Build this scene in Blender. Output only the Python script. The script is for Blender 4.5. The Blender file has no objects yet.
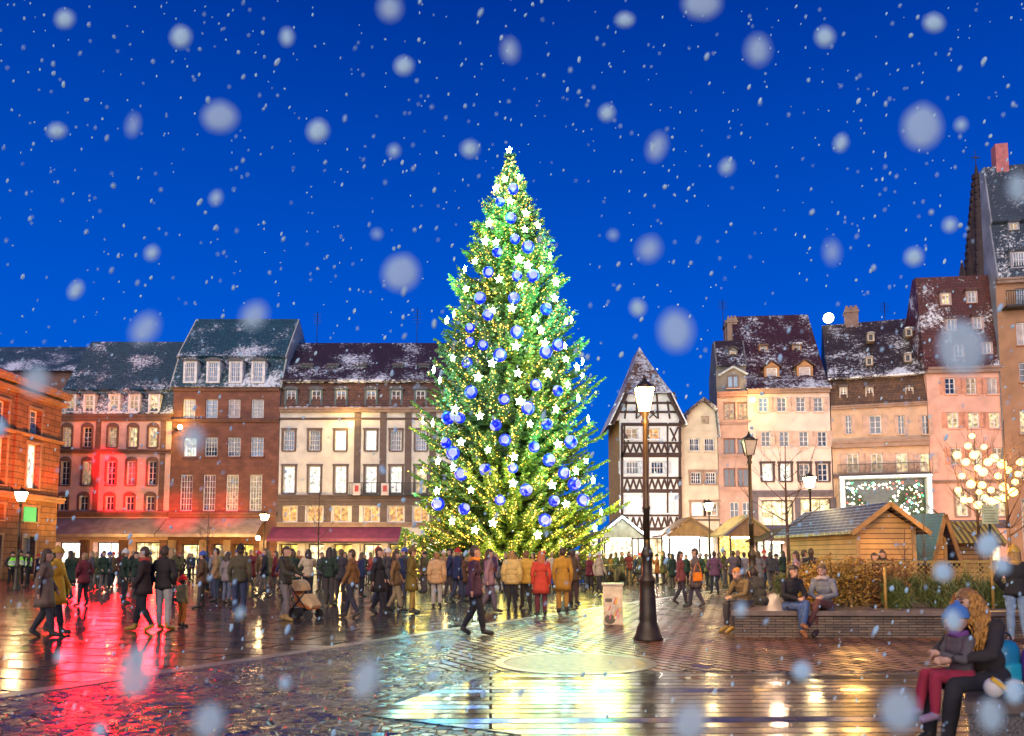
FILLP = 2.2
import bpy, bmesh, math, random
import numpy as np
from mathutils import Vector, Matrix, noise
R = math.radians
rnd = random.Random(7)
sc = bpy.context.scene
C = sc.collection

# ------------------------------------------------------------------ camera
FPX, TILT, HOR, CAMZ = 800.0, R(5), 556.0, 1.55
CY = HOR - FPX*math.tan(TILT)
cam = bpy.data.cameras.new('camera'); camo = bpy.data.objects.new('camera', cam); C.objects.link(camo)
camo.location = (0, 0, CAMZ); camo.rotation_euler = (R(90)+TILT, 0, 0)
cam.sensor_width = 36; cam.lens = FPX/1024*36; cam.shift_y = (CY-368)/1024
cam.clip_start = .05; cam.clip_end = 3000; sc.camera = camo

def ray(px, py):
    u = (px-512)/FPX; v = (CY-py)/FPX
    return Vector((u, math.cos(TILT)-v*math.sin(TILT), math.sin(TILT)+v*math.cos(TILT)))
def at(px, py, Y):
    d = ray(px, py); s = Y/d.y
    return Vector((d.x*s, Y, CAMZ+d.z*s))
def gnd(px, py):
    d = ray(px, py); s = -CAMZ/d.z
    return Vector((d.x*s, d.y*s, 0))

# ------------------------------------------------------------------ materials
def nodes(name):
    m = bpy.data.materials.new(name); m.use_nodes = True
    nt = m.node_tree; b = nt.nodes['Principled BSDF']
    return m, nt, b
def setc(b, col, rough=.6, metal=0, spec=.5):
    b.inputs['Base Color'].default_value = (*col, 1); b.inputs['Roughness'].default_value = rough
    b.inputs['Metallic'].default_value = metal; b.inputs['Specular IOR Level'].default_value = spec
def N(nt, t, **k):
    n = nt.nodes.new(t)
    for a, v in k.items():
        if a.startswith('i_'):
            n.inputs[a[2:].replace('_', ' ')].default_value = v
        else: setattr(n, a, v)
    return n
def L(nt, a, ao, b, bi): nt.links.new(a.outputs[ao], b.inputs[bi])
def mix(nt, fac, a, b, mode='MIX'):
    n = nt.nodes.new('ShaderNodeMix'); n.data_type = 'RGBA'; n.blend_type = mode
    for sock, v in ((n.inputs[0], fac), (n.inputs[6], a), (n.inputs[7], b)):
        if isinstance(v, bpy.types.NodeSocket): nt.links.new(v, sock)
        elif isinstance(v, (tuple, list)): sock.default_value = (*v, 1) if len(v) == 3 else v
        else: sock.default_value = v
    return n.outputs[2]
def vary(nt, base, scale=2., amt=.35, coord='Object'):
    tc = N(nt, 'ShaderNodeTexCoord'); no = N(nt, 'ShaderNodeTexNoise'); no.inputs['Scale'].default_value = scale; no.inputs['Detail'].default_value = 6
    L(nt, tc, coord, no, 'Vector')
    mr = N(nt, 'ShaderNodeMapRange'); mr.inputs[1].default_value = .3; mr.inputs[2].default_value = .7
    mr.inputs[3].default_value = 1-amt; mr.inputs[4].default_value = 1+amt*.5
    L(nt, no, 'Fac', mr, 0)
    cc = N(nt, 'ShaderNodeCombineColor')
    for i in range(3): L(nt, mr, 0, cc, i)
    return mix(nt, 1., base, cc.outputs[0], 'MULTIPLY'), no, tc
_mc = {}
def M(col, rough=.6, metal=0, scale=3., amt=.3, bump=.0, spec=.5, name=None):
    k = (tuple(col), rough, metal, scale, amt, bump, spec)
    if k in _mc: return _mc[k]
    m, nt, b = nodes(name or 'paint'); setc(b, col, rough, metal, spec)
    o, no, tc = vary(nt, tuple(col), scale, amt); nt.links.new(o, b.inputs['Base Color'])
    if bump:
        bp = N(nt, 'ShaderNodeBump'); bp.inputs['Strength'].default_value = bump; bp.inputs['Distance'].default_value = .02
        L(nt, no, 'Fac', bp, 'Height'); L(nt, bp, 0, b, 'Normal')
    _mc[k] = m; return m
def E(col, s, name='glow'):
    k = ('E', tuple(col), s)
    if k in _mc: return _mc[k]
    m, nt, b = nodes(name); setc(b, (.02, .02, .02), .5)
    b.inputs['Emission Color'].default_value = (*col, 1); b.inputs['Emission Strength'].default_value = s
    _mc[k] = m; return m
def wallmap(nt, sx=1, sy=1):
    """object coordinates turned so that brick courses run level on an upright wall"""
    tc = N(nt, 'ShaderNodeTexCoord'); sp = N(nt, 'ShaderNodeSeparateXYZ'); L(nt, tc, 'Object', sp, 0)
    ad = N(nt, 'ShaderNodeMath'); ad.operation = 'ADD'; L(nt, sp, 0, ad, 0); L(nt, sp, 1, ad, 1)
    cb = N(nt, 'ShaderNodeCombineXYZ'); L(nt, ad, 0, cb, 0); L(nt, sp, 2, cb, 1)
    return cb
def brickm(c1, c2, mortar, bw=.5, rh=.25, ms=.012, rough=.8, bump=.4, flat=False, name='masonry', coat=0., rot=0., spec=.5, bumpscale=30, bdist=.02):
    m, nt, b = nodes(name); setc(b, c1, rough, 0, spec)
    if flat:
        tc = N(nt, 'ShaderNodeTexCoord'); mp = N(nt, 'ShaderNodeMapping'); mp.inputs['Rotation'].default_value = (0, 0, rot); L(nt, tc, 'Object', mp, 0); vec = mp.outputs[0]
    else: vec = wallmap(nt).outputs[0]
    br = N(nt, 'ShaderNodeTexBrick'); br.inputs['Scale'].default_value = 1
    br.inputs['Brick Width'].default_value = bw; br.inputs['Row Height'].default_value = rh; br.inputs['Mortar Size'].default_value = ms
    br.inputs['Mortar Smooth'].default_value = .3; br.inputs['Bias'].default_value = 0
    br.inputs['Color1'].default_value = (*c1, 1); br.inputs['Color2'].default_value = (*c2, 1); br.inputs['Mortar'].default_value = (*mortar, 1)
    nt.links.new(vec, br.inputs['Vector'])
    o, no, tc2 = vary(nt, (1, 1, 1), 1.3, .3); c = mix(nt, 1., br.outputs['Color'], o, 'MULTIPLY')
    nt.links.new(c, b.inputs['Base Color'])
    n2 = N(nt, 'ShaderNodeTexNoise'); n2.inputs['Scale'].default_value = bumpscale; n2.inputs['Detail'].default_value = 4; L(nt, tc2, 'Object', n2, 'Vector')
    sb = N(nt, 'ShaderNodeMath'); sb.operation = 'SUBTRACT'; mu = N(nt, 'ShaderNodeMath'); mu.operation = 'MULTIPLY'; mu.inputs[1].default_value = .35
    L(nt, n2, 'Fac', mu, 0); L(nt, mu, 0, sb, 0); L(nt, br, 'Fac', sb, 1)
    bp = N(nt, 'ShaderNodeBump'); bp.inputs['Strength'].default_value = bump; bp.inputs['Distance'].default_value = bdist
    L(nt, sb, 0, bp, 'Height'); L(nt, bp, 0, b, 'Normal')
    if coat:
        b.inputs['Coat Weight'].default_value = coat; b.inputs['Coat Roughness'].default_value = .1
    return m
def roofm(col, z0, z1, snow=.5, name='roof_tiles'):
    """tiles with courses and patchy fresh snow that lies thicker towards the eaves"""
    m, nt, b = nodes(name); setc(b, col, .55)
    cb = wallmap(nt); br = N(nt, 'ShaderNodeTexBrick'); br.inputs['Scale'].default_value = 1
    br.inputs['Brick Width'].default_value = .3; br.inputs['Row Height'].default_value = .22; br.inputs['Mortar Size'].default_value = .02
    br.inputs['Color1'].default_value = (*col, 1); br.inputs['Color2'].default_value = (*[c*.6 for c in col], 1); br.inputs['Mortar'].default_value = (*[c*.3 for c in col], 1)
    L(nt, cb, 0, br, 'Vector')
    tc = N(nt, 'ShaderNodeTexCoord'); n1 = N(nt, 'ShaderNodeTexNoise'); n1.inputs['Scale'].default_value = 4.5; n1.inputs['Detail'].default_value = 5; n1.inputs['Roughness'].default_value = .9; L(nt, tc, 'Object', n1, 'Vector')
    n2 = N(nt, 'ShaderNodeTexNoise'); n2.inputs['Scale'].default_value = .45; n2.inputs['Detail'].default_value = 3; L(nt, tc, 'Object', n2, 'Vector')
    sp = N(nt, 'ShaderNodeSeparateXYZ'); L(nt, tc, 'Object', sp, 0)
    mr = N(nt, 'ShaderNodeMapRange'); mr.inputs[1].default_value = z0; mr.inputs[2].default_value = z0+(z1-z0)*.55; mr.inputs[3].default_value = .085*snow; mr.inputs[4].default_value = -.03; L(nt, sp, 2, mr, 0)
    s1 = N(nt, 'ShaderNodeMath'); s1.operation = 'MULTIPLY_ADD'; s1.inputs[1].default_value = .6; L(nt, n2, 'Fac', s1, 0); L(nt, n1, 'Fac', s1, 2)
    s2 = N(nt, 'ShaderNodeMath'); s2.operation = 'ADD'; L(nt, s1, 0, s2, 0); L(nt, mr, 0, s2, 1)
    rp = N(nt, 'ShaderNodeMapRange'); rp.inputs[1].default_value = .86; rp.inputs[2].default_value = .90; L(nt, s2, 0, rp, 0)
    nt.links.new(mix(nt, rp.outputs[0], br.outputs['Color'], (.75, .78, .82)), b.inputs['Base Color'])
    bp = N(nt, 'ShaderNodeBump'); bp.inputs['Strength'].default_value = .6; bp.inputs['Distance'].default_value = .05; L(nt, rp, 0, bp, 'Height'); L(nt, bp, 0, b, 'Normal')
    return m
def interiorm(c1, c2, s, scale=2.5, name='lit_interior'):
    """what shows behind a lit window: warm room tones broken up by things standing in it"""
    m, nt, b = nodes(name); setc(b, (.03, .03, .03), .3)
    cb = wallmap(nt); v = N(nt, 'ShaderNodeTexVoronoi'); v.inputs['Scale'].default_value = scale; L(nt, cb, 0, v, 'Vector')
    n = N(nt, 'ShaderNodeTexNoise'); n.inputs['Scale'].default_value = scale*1.4; n.inputs['Detail'].default_value = 3; L(nt, cb, 0, n, 'Vector')
    c = mix(nt, n.outputs['Fac'], c1, c2); hs = N(nt, 'ShaderNodeHueSaturation'); hs.inputs['Saturation'].default_value = .3; L(nt, v, 'Color', hs, 'Color'); c = mix(nt, .6, c, hs.outputs[0], 'MULTIPLY')
    mr = N(nt, 'ShaderNodeMapRange'); mr.inputs[1].default_value = .35; mr.inputs[2].default_value = .65; mr.inputs[3].default_value = .25*s; mr.inputs[4].default_value = s*1.4; L(nt, n, 'Fac', mr, 0)
    nt.links.new(c, b.inputs['Emission Color']); L(nt, mr, 0, b, 'Emission Strength')
    return m
WHITE = M((.72, .72, .74), .5, name='white_paint'); DARKMET = M((.03, .032, .03), .4, .6, name='dark_iron', bump=.2)
def glassm(name, col, rough=.06):
    m, nt, b = nodes(name); setc(b, col, rough, 0, .9)
    o, no, tc = vary(nt, tuple(col), .6, .6); nt.links.new(o, b.inputs['Base Color'])
    bp = N(nt, 'ShaderNodeBump'); bp.inputs['Strength'].default_value = .15; bp.inputs['Distance'].default_value = .02; L(nt, no, 'Fac', bp, 'Height'); L(nt, bp, 0, b, 'Normal'); return m
PANE = {'dark': glassm('window_glass', (.03, .05, .09)), 'sky': glassm('window_glass', (.06, .16, .34)), 'grey': glassm('curtained_glass', (.30, .31, .33), .2),  # 'sky' panes carry the reflected sky blue in the glass colour
        'blind': M((.50, .44, .44), .7, name='roller_blind'), 'black': M((.015, .015, .02), .4, name='dark_opening'),
        'white': interiorm((1, .93, .72), (.9, 1, .85), 1.6), 'warm': interiorm((1, .62, .22), (1, .8, .45), .9), 'orange': interiorm((1, .28, .03), (1, .55, .12), .9),
        'dim': interiorm((.7, .45, .22), (.35, .22, .12), .8), 'red': interiorm((.6, .04, .05), (.30, .12, .16), .35, 1.2),
        'bright': E((1, .93, .75), 2.2), 'shop': interiorm((1, .68, .22), (1, .85, .5), 1.5, 1.8), 'yellow': interiorm((1, .62, .06), (1, .72, .15), 1.1, 1.2)}

# ------------------------------------------------------------------ mesh collecting
class MB:
    def __init__(s): s.v = []; s.f = []; s.m = []; s.sm = []
    def add(s, vs, fs, mi=0, smooth=False):
        o = len(s.v); s.v += [tuple(p) for p in vs]
        for f in fs: s.f.append([i+o for i in f]); s.m.append(mi); s.sm.append(smooth)
    def box(s, x0, x1, y0, y1, z0, z1, mi=0):
        s.add([(x, y, z) for z in (z0, z1) for y in (y0, y1) for x in (x0, x1)],
              [(0, 2, 3, 1), (4, 5, 7, 6), (0, 1, 5, 4), (2, 6, 7, 3), (0, 4, 6, 2), (1, 3, 7, 5)], mi)
    def obox(s, p, q, w, d, mi=0, up=(0, 0, 1)):
        """a bar from p to q, w wide across (in the wall), d deep"""
        p = Vector(p); q = Vector(q); a = (q-p).normalized(); n = Vector(up)
        if abs(a.dot(n)) > .98: n = Vector((0, 1, 0))
        b = a.cross(n).normalized(); c = b.cross(a).normalized()
        vs = [e+b*(i*w/2)+c*(j*d/2) for e in (p, q) for (i, j) in ((-1, -1), (1, -1), (1, 1), (-1, 1))]
        s.add(vs, [(0, 1, 2, 3), (7, 6, 5, 4), (0, 4, 5, 1), (1, 5, 6, 2), (2, 6, 7, 3), (3, 7, 4, 0)], mi)
    def tube(s, p, q, r0, r1=None, n=8, mi=0, cap=True):
        r1 = r0 if r1 is None else r1; p = Vector(p); q = Vector(q); a = (q-p)
        if a.length < 1e-6: return
        a.normalize(); h = Vector((0, 0, 1)) if abs(a.z) < .9 else Vector((1, 0, 0)); b = a.cross(h).normalized(); c = a.cross(b)
        vs = []
        for e, r in ((p, r0), (q, r1)):
            for i in range(n):
                t = 2*math.pi*i/n; vs.append(e+(b*math.cos(t)+c*math.sin(t))*r)
        fs = [(i, (i+1) % n, n+(i+1) % n, n+i) for i in range(n)]
        s.add(vs, fs, mi, True)
        if cap: s.add(vs, [tuple(range(n))[::-1], tuple(range(n, 2*n))], mi)
    def path(s, pts, rs, n=6, mi=0):
        for i in range(len(pts)-1): s.tube(pts[i], pts[i+1], rs[i], rs[i+1], n, mi)
    def lathe(s, prof, c=(0, 0, 0), n=16, mi=0, sx=1, sy=1, smooth=True):
        vs = []; k = len(prof)
        for r, z in prof:
            for i in range(n):
                t = 2*math.pi*i/n; vs.append((c[0]+r*math.cos(t)*sx, c[1]+r*math.sin(t)*sy, c[2]+z))
        fs = [(j*n+i, j*n+(i+1) % n, (j+1)*n+(i+1) % n, (j+1)*n+i) for j in range(k-1) for i in range(n)]
        s.add(vs, fs, mi, smooth); s.add(vs, [tuple(range(n))[::-1], tuple(range((k-1)*n, k*n))], mi)
    def ball(s, c, r, n=10, k=6, mi=0, sc_=(1, 1, 1)):
        vs = []; fs = []
        for j in range(k+1):
            a = math.pi*j/k-math.pi/2
            for i in range(n):
                t = 2*math.pi*i/n; vs.append((c[0]+r*math.cos(a)*math.cos(t)*sc_[0], c[1]+r*math.cos(a)*math.sin(t)*sc_[1], c[2]+r*math.sin(a)*sc_[2]))
        for j in range(k):
            for i in range(n): fs.append((j*n+i, j*n+(i+1) % n, (j+1)*n+(i+1) % n, (j+1)*n+i))
        s.add(vs, fs, mi, True)
    def prism(s, poly, axis, a0, a1, mi=0):
        """poly is 2D; axis 'x' puts it in (y,z), 'y' in (x,z), 'z' in (x,y)"""
        def P(p, a): return {'x': (a, p[0], p[1]), 'y': (p[0], a, p[1]), 'z': (p[0], p[1], a)}[axis]
        n = len(poly); vs = [P(p, a0) for p in poly]+[P(p, a1) for p in poly]
        s.add(vs, [tuple(range(n)), tuple(range(2*n-1, n-1, -1))]+[(i, n+i, n+(i+1) % n, (i+1) % n) for i in range(n)], mi)
    def build(s, name, mats, parent=None, loc=None, rz=0):
        me = bpy.data.meshes.new(name); me.from_pydata(s.v, [], s.f)
        for m in (mats if isinstance(mats, (list, tuple)) else [mats]): me.materials.append(m)
        me.polygons.foreach_set('material_index', s.m); me.polygons.foreach_set('use_smooth', s.sm)
        bm = bmesh.new(); bm.from_mesh(me); bmesh.ops.remove_doubles(bm, verts=bm.verts, dist=1e-5); bmesh.ops.recalc_face_normals(bm, faces=bm.faces); bm.to_mesh(me); bm.free()
        me.update(); o = bpy.data.objects.new(name, me); C.objects.link(o)
        if parent: o.parent = parent
        if loc is not None: o.location = loc
        o.rotation_euler.z = rz
        return o
def tag(o, label=None, cat=None, group=None, kind=None):
    if label: o['label'] = label
    if cat: o['category'] = cat
    if group: o['group'] = group
    if kind: o['kind'] = kind
    return o
def empty(name, loc, rz=0, label=None, cat=None, group=None):
    o = bpy.data.objects.new(name, None); C.objects.link(o); o.location = loc; o.rotation_euler = (0, 0, rz); o.empty_display_size = .3
    return tag(o, label, cat, group)
def copy_tree(o, parent=None):
    c = o.copy(); C.objects.link(c)
    if parent: c.parent = parent
    for ch in list(o.children): copy_tree(ch, c)
    return c

# ------------------------------------------------------------------ ground
def groundm(name, c1, c2, mortar, bw, rh, ms, rough, rot, tilt, cells=0., wet=.5, coord_noise=1.3):
    m, nt, b = nodes(name); setc(b, c1, rough, 0, .7)
    tc = N(nt, 'ShaderNodeTexCoord'); mp = N(nt, 'ShaderNodeMapping'); mp.inputs['Rotation'].default_value = (0, 0, rot); L(nt, tc, 'Object', mp, 0)
    if cells:
        vo = N(nt, 'ShaderNodeTexVoronoi'); vo.inputs['Scale'].default_value = cells; L(nt, mp, 0, vo, 'Vector'); v2 = N(nt, 'ShaderNodeTexVoronoi'); v2.feature = 'DISTANCE_TO_EDGE'; v2.inputs['Scale'].default_value = cells; L(nt, mp, 0, v2, 'Vector')
        j = N(nt, 'ShaderNodeMapRange'); j.inputs[1].default_value = .0; j.inputs[2].default_value = .10; j.inputs[3].default_value = 1; j.inputs[4].default_value = 0; L(nt, v2, 'Distance', j, 0); joint = j.outputs[0]; rc_ = vo.outputs['Color']
        base = mix(nt, joint, mix(nt, vo.outputs['Distance'], c1, c2), mortar)
    else:
        br = N(nt, 'ShaderNodeTexBrick'); br.inputs['Scale'].default_value = 1; br.inputs['Brick Width'].default_value = bw; br.inputs['Row Height'].default_value = rh; br.inputs['Mortar Size'].default_value = ms; br.inputs['Mortar Smooth'].default_value = .2; br.inputs['Bias'].default_value = 0
        br.inputs['Color1'].default_value = (0, 0, 0, 1); br.inputs['Color2'].default_value = (1, 1, 1, 1); br.inputs['Mortar'].default_value = (.5, .5, .5, 1); L(nt, mp, 0, br, 'Vector')
        joint = br.outputs['Fac']; rc_ = br.outputs['Color']
        base = mix(nt, joint, mix(nt, rc_, c1, c2), mortar)
    o, no, _ = vary(nt, (1, 1, 1), coord_noise, .4); nt.links.new(mix(nt, 1., base, o, 'MULTIPLY'), b.inputs['Base Color'])
    # puddled and drier patches, dull joints
    r1 = N(nt, 'ShaderNodeMapRange'); r1.inputs[1].default_value = .35; r1.inputs[2].default_value = .65; r1.inputs[3].default_value = rough*.7; r1.inputs[4].default_value = rough*1.35; L(nt, no, 'Fac', r1, 0)
    r2 = N(nt, 'ShaderNodeMath'); r2.operation = 'MAXIMUM'; jm = N(nt, 'ShaderNodeMath'); jm.operation = 'MULTIPLY'; jm.inputs[1].default_value = .85; nt.links.new(joint, jm.inputs[0]); L(nt, r1, 0, r2, 0); L(nt, jm, 0, r2, 1); L(nt, r2, 0, b, 'Roughness')
    s1 = N(nt, 'ShaderNodeMapRange'); s1.inputs[3].default_value = 1.0; s1.inputs[4].default_value = .12; nt.links.new(joint, s1.inputs[0]); L(nt, s1, 0, b, 'Specular IOR Level')
    # every stone lies a little differently
    sx = N(nt, 'ShaderNodeVectorMath'); sx.operation = 'SUBTRACT'; sx.inputs[1].default_value = (.5, .5, .5); nt.links.new(rc_, sx.inputs[0])
    sm_ = N(nt, 'ShaderNodeVectorMath'); sm_.operation = 'MULTIPLY'; sm_.inputs[1].default_value = (tilt*.4 if not cells else tilt*.7, tilt, 0); L(nt, sx, 0, sm_, 0)
    nn = N(nt, 'ShaderNodeTexNoise'); nn.inputs['Scale'].default_value = 7; nn.inputs['Detail'].default_value = 3; L(nt, tc, 'Object', nn, 'Vector')
    n3 = N(nt, 'ShaderNodeVectorMath'); n3.operation = 'SUBTRACT'; n3.inputs[1].default_value = (.5, .5, .5); L(nt, nn, 'Color', n3, 0)
    n4 = N(nt, 'ShaderNodeVectorMath'); n4.operation = 'MULTIPLY'; n4.inputs[1].default_value = (wet*.25, wet, 0); L(nt, n3, 0, n4, 0)
    g = N(nt, 'ShaderNodeNewGeometry'); a1 = N(nt, 'ShaderNodeVectorMath'); L(nt, g, 'Normal', a1, 0); L(nt, sm_, 0, a1, 1); a2 = N(nt, 'ShaderNodeVectorMath'); L(nt, a1, 0, a2, 0); L(nt, n4, 0, a2, 1)
    nz = N(nt, 'ShaderNodeVectorMath'); nz.operation = 'NORMALIZE'; L(nt, a2, 0, nz, 0); bp = N(nt, 'ShaderNodeBump'); bp.invert = True; bp.inputs['Strength'].default_value = .8; bp.inputs['Distance'].default_value = .02; nt.links.new(joint, bp.inputs['Height']); L(nt, nz, 0, bp, 'Normal'); L(nt, bp, 0, b, 'Normal')
    return m
def sheet(name, pts, z, m, label=None):
    b = MB(); b.add([(p[0], p[1], 0) for p in pts], [tuple(range(len(pts)))]); o = b.build(name, m); o.location.z = z
    for p in o.data.polygons:
        if p.normal.z < 0: o.data.flip_normals(); break
    o['kind'] = 'structure'; return o
p0, p1 = gnd(0, 697), gnd(640, 602); dl = (p1-p0).normalized(); A0 = p0-dl*25; ang = math.atan2(dl.y, dl.x)
SLAB = groundm('wet_stone_slabs', (.08, .055, .05), (.045, .032, .035), (.012, .012, .014), 1.7, .75, .035, .16, ang*.25, .035, 0, .05)
COB = groundm('wet_cobbles', (.03, .025, .045), (.08, .06, .06), (.008, .007, .010), 0, 0, 0, .26, ang*.5, .31, 9.5, .035)
RED = groundm('wet_brick_setts', (.30, .13, .06), (.17, .075, .045), (.02, .014, .012), .42, .2, .028, .30, R(62), .20, 0, .06)
PLK = groundm('wet_stone_strips', (.06, .045, .055), (.035, .028, .04), (.012, .011, .014), 60, .235, .016, .17, R(-1.5), .14, 0, .06)
sheet('ground', [(-700, -60), (700, -60), (700, 1500), (-700, 1500)], 0, M((.05, .05, .055), .5, name='ground'))
sheet('plaza', [(-45, -5), (50, -5), (50, 57), (-45, 75)], .004, SLAB)
nrm = Vector((dl.y, -dl.x, 0))
E1 = A0+dl*110
sheet('cobble_paving', [A0, E1, E1+nrm*60, A0+nrm*60], .008, COB)
q = [gnd(436, 672), gnd(455, 643), gnd(540, 624), p1+dl*1, p1+dl*55, (40, 2, 0), gnd(1400, 672)]
sheet('brick_paving', q, .012, RED)
sheet('stone_paving', [gnd(360, 716), gnd(490, 675), gnd(560, 672.5), gnd(930, 676), gnd(1050, 800), gnd(560, 800), gnd(520, 736)], .016, PLK)
b = MB(); b.obox(A0, E1, .28, .02); o = b.build('kerb_line', M((.22, .19, .17), .3, bump=.2)); o.location.z = .006; o['kind'] = 'structure'
mc = gnd(575, 664)
b = MB(); b.lathe([(0.001, 0), (1.02, 0), (1.02, .006), (0.001, .006)], n=48, smooth=False); o = b.build('paving_medallion', M((.30, .17, .06), .42, scale=9, amt=.5, bump=.6), loc=(mc.x, mc.y, .014)); o['kind'] = 'structure'
b = MB()
for i in range(48):
    a, c2 = 2*math.pi*i/48, 2*math.pi*(i+.93)/48
    b.add([(r*math.cos(t), r*math.sin(t), z) for z in (0, .009) for r, t in ((1.03, a), (1.16, a), (1.16, c2), (1.03, c2))], [(0, 1, 2, 3), (7, 6, 5, 4), (0, 4, 5, 1), (1, 5, 6, 2), (2, 6, 7, 3), (3, 7, 4, 0)])
o = b.build('medallion_rim', M((.30, .24, .2), .3, bump=.3), loc=(mc.x, mc.y, .014)); o['kind'] = 'structure'

# ------------------------------------------------------------------ buildings
class Bld:
    def __init__(s, label, px0, Y0, px1, Y1, ytop, D=9, wall=None, X=None, name='town_house', group=None):
        if X is None:
            a = at(px0, HOR, Y0); c = at(px1, HOR, Y1)
        else: a = Vector((X, Y0, 0)); c = Vector((X, Y1, 0))
        s.a = Vector((a.x, a.y, 0)); s.c = Vector((c.x, c.y, 0)); s.W = (s.c-s.a).length; s.d = (s.c-s.a).normalized(); s.n = Vector((-s.d.y, s.d.x, 0))
        s.rz = math.atan2(s.d.y, s.d.x); s.D = D; s.wall = wall
        s.root = empty(name, s.a, s.rz, label, 'building', group); s.open = []
        s.H = s.fp((px0+px1)/2 if X is None else 30, ytop)[1]
    def fp(s, px, py, v=0):
        """pixel to (along, height) on the facade plane (v behind it)"""
        d = ray(px, py); o = Vector((0, 0, CAMZ)); P = s.a+s.n*v
        t = (P-o).dot(s.n)/d.dot(s.n); h = o+d*t
        return (h-s.a).dot(s.d), h.z
    def row(s, y0, y1, xs, w, pane='dark', nx=2, nz=3, frame=None, arch=False, surround=None, shutters=None, sill=True, ledge=None, mun=.035, deep=.16):
        ps = pane if isinstance(pane, list) else [pane]*len(xs)
        ww = w if isinstance(w, list) else [w]*len(xs)
        for i, x in enumerate(xs):
            ym = (y0+y1)/2
            u0, _ = s.fp(x-ww[i]/2, ym); u1, _ = s.fp(x+ww[i]/2, ym); _, z1 = s.fp(x, y0); _, z0 = s.fp(x, y1)
            s.open.append(dict(u0=u0, u1=u1, z0=z0, z1=z1, pane=ps[i], nx=nx, nz=nz, frame=frame, arch=arch, sur=surround, shut=shutters, sill=sill, mun=mun, deep=deep))
    def finish(s, sidewall=None, base_z=0):
        W, H, D = s.W, s.H, s.D; b = MB()
        us = sorted({0, W, *[o[k] for o in s.open for k in ('u0', 'u1')]}); zs = sorted({base_z, H, *[o[k] for o in s.open for k in ('z0', 'z1')]})
        for i in range(len(us)-1):
            for j in range(len(zs)-1):
                cu, cz = (us[i]+us[i+1])/2, (zs[j]+zs[j+1])/2
                if cz > H or cz < base_z or cu < 0 or cu > W: continue
                if any(o['u0'] < cu < o['u1'] and o['z0'] < cz < o['z1'] for o in s.open): continue
                b.add([(us[i], 0, zs[j]), (us[i+1], 0, zs[j]), (us[i+1], 0, zs[j+1]), (us[i], 0, zs[j+1])], [(0, 1, 2, 3)])
        for o in s.open:
            u0, u1, z0, z1 = o['u0'], o['u1'], o['z0'], o['z1']; d = o['deep']+.12
            for q in (((u0, 0, z0), (u0, d, z0), (u0, d, z1), (u0, 0, z1)), ((u1, 0, z0), (u1, 0, z1), (u1, d, z1), (u1, d, z0)),
                      ((u0, 0, z0), (u1, 0, z0), (u1, d, z0), (u0, d, z0)), ((u0, 0, z1), (u0, d, z1), (u1, d, z1), (u1, 0, z1))): b.add(q, [(0, 1, 2, 3)])
        b.add([(0, 0, base_z), (0, D, base_z), (0, D, H), (0, 0, H), (W, 0, base_z), (W, D, base_z), (W, D, H), (W, 0, H)], [(0, 3, 2, 1), (4, 5, 6, 7), (1, 2, 6, 5), (3, 7, 6, 2)], 1)
        b.build('wall', [s.wall, sidewall or s.wall], s.root)
        for o in s.open: s.window(o)
    def window(s, o, v=0, parent=None):
        parent = parent or s.root
        u0, u1, z0, z1 = o['u0'], o['u1'], o['z0'], o['z1']; d = o['deep']+v; w = u1-u0; h = z1-z0; fr = min(.09, w*.1)
        b = MB(); y0, y1 = d, d+.06
        b.box(u0, u0+fr, y0, y1, z0, z1); b.box(u1-fr, u1, y0, y1, z0, z1); b.box(u0+fr, u1-fr, y0, y1, z0, z0+fr); b.box(u0+fr, u1-fr, y0, y1, z1-fr, z1)
        if o['arch']:
            n = 8; r = w/2
            for sgn in (-1, 1):
                poly = [((u0+u1)/2+sgn*(w/2-.0), z1-fr*.2)]+[((u0+u1)/2+sgn*math.sin(t)*(w/2-.01), z1-fr*.2-r*.7+math.cos(t)*r*.7) for t in [R(90*k/n) for k in range(n+1)]]
                b.prism(poly, 'y', y0-.03, y1-.005)
        m_ = o['mun']
        for i in range(1, o['nx']):
            u = u0+fr+(w-2*fr)*i/o['nx']; ww = m_*(1.7 if i*2 == o['nx'] else 1); b.box(u-ww/2, u+ww/2, y0+.005, y1-.005, z0+fr, z1-fr)
        for j in range(1, o['nz']):
            z = z0+fr+(h-2*fr)*j/o['nz']; b.box(u0+fr, u1-fr, y0+.012, y1-.012, z-m_/2, z+m_/2)
        f = b.build('window', o['frame'] or WHITE, parent)
        b = MB(); b.box(u0+.01, u1-.01, d+.065, d+.085, z0+.01, z1-.01); b.build('pane', PANE[o['pane']], f)
        if o['sur']:
            t = .16; b = MB(); y0, y1 = v-.06, v-.002+.0
            b.box(u0-t, u0-.002, y0, y1, z0, z1); b.box(u1+.002, u1+t, y0, y1, z0, z1)
            if o['arch']:
                n = 8; c0 = (u0+u1)/2; rr = w/2
                poly = [(u0-t, z1), (u0-t, z1+.02)]+[(c0-math.cos(R(180*k/n))*(rr+t), z1+.02+math.sin(R(180*k/n))*.34) for k in range(n+1)]+[(u1+t, z1)]
                b.prism(poly, 'y', y0, y1)
            else: b.box(u0-t-.04, u1+t+.04, y0-.04, y1, z1, z1+t)
            b.build('surround', o['sur'], f)
        if o['sill']:
            b = MB(); b.box(u0-.1, u1+.1, v-.13, v+.04, z0-.1, z0-.003); b.build('sill', o['sur'] or s.wall, f)
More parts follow.
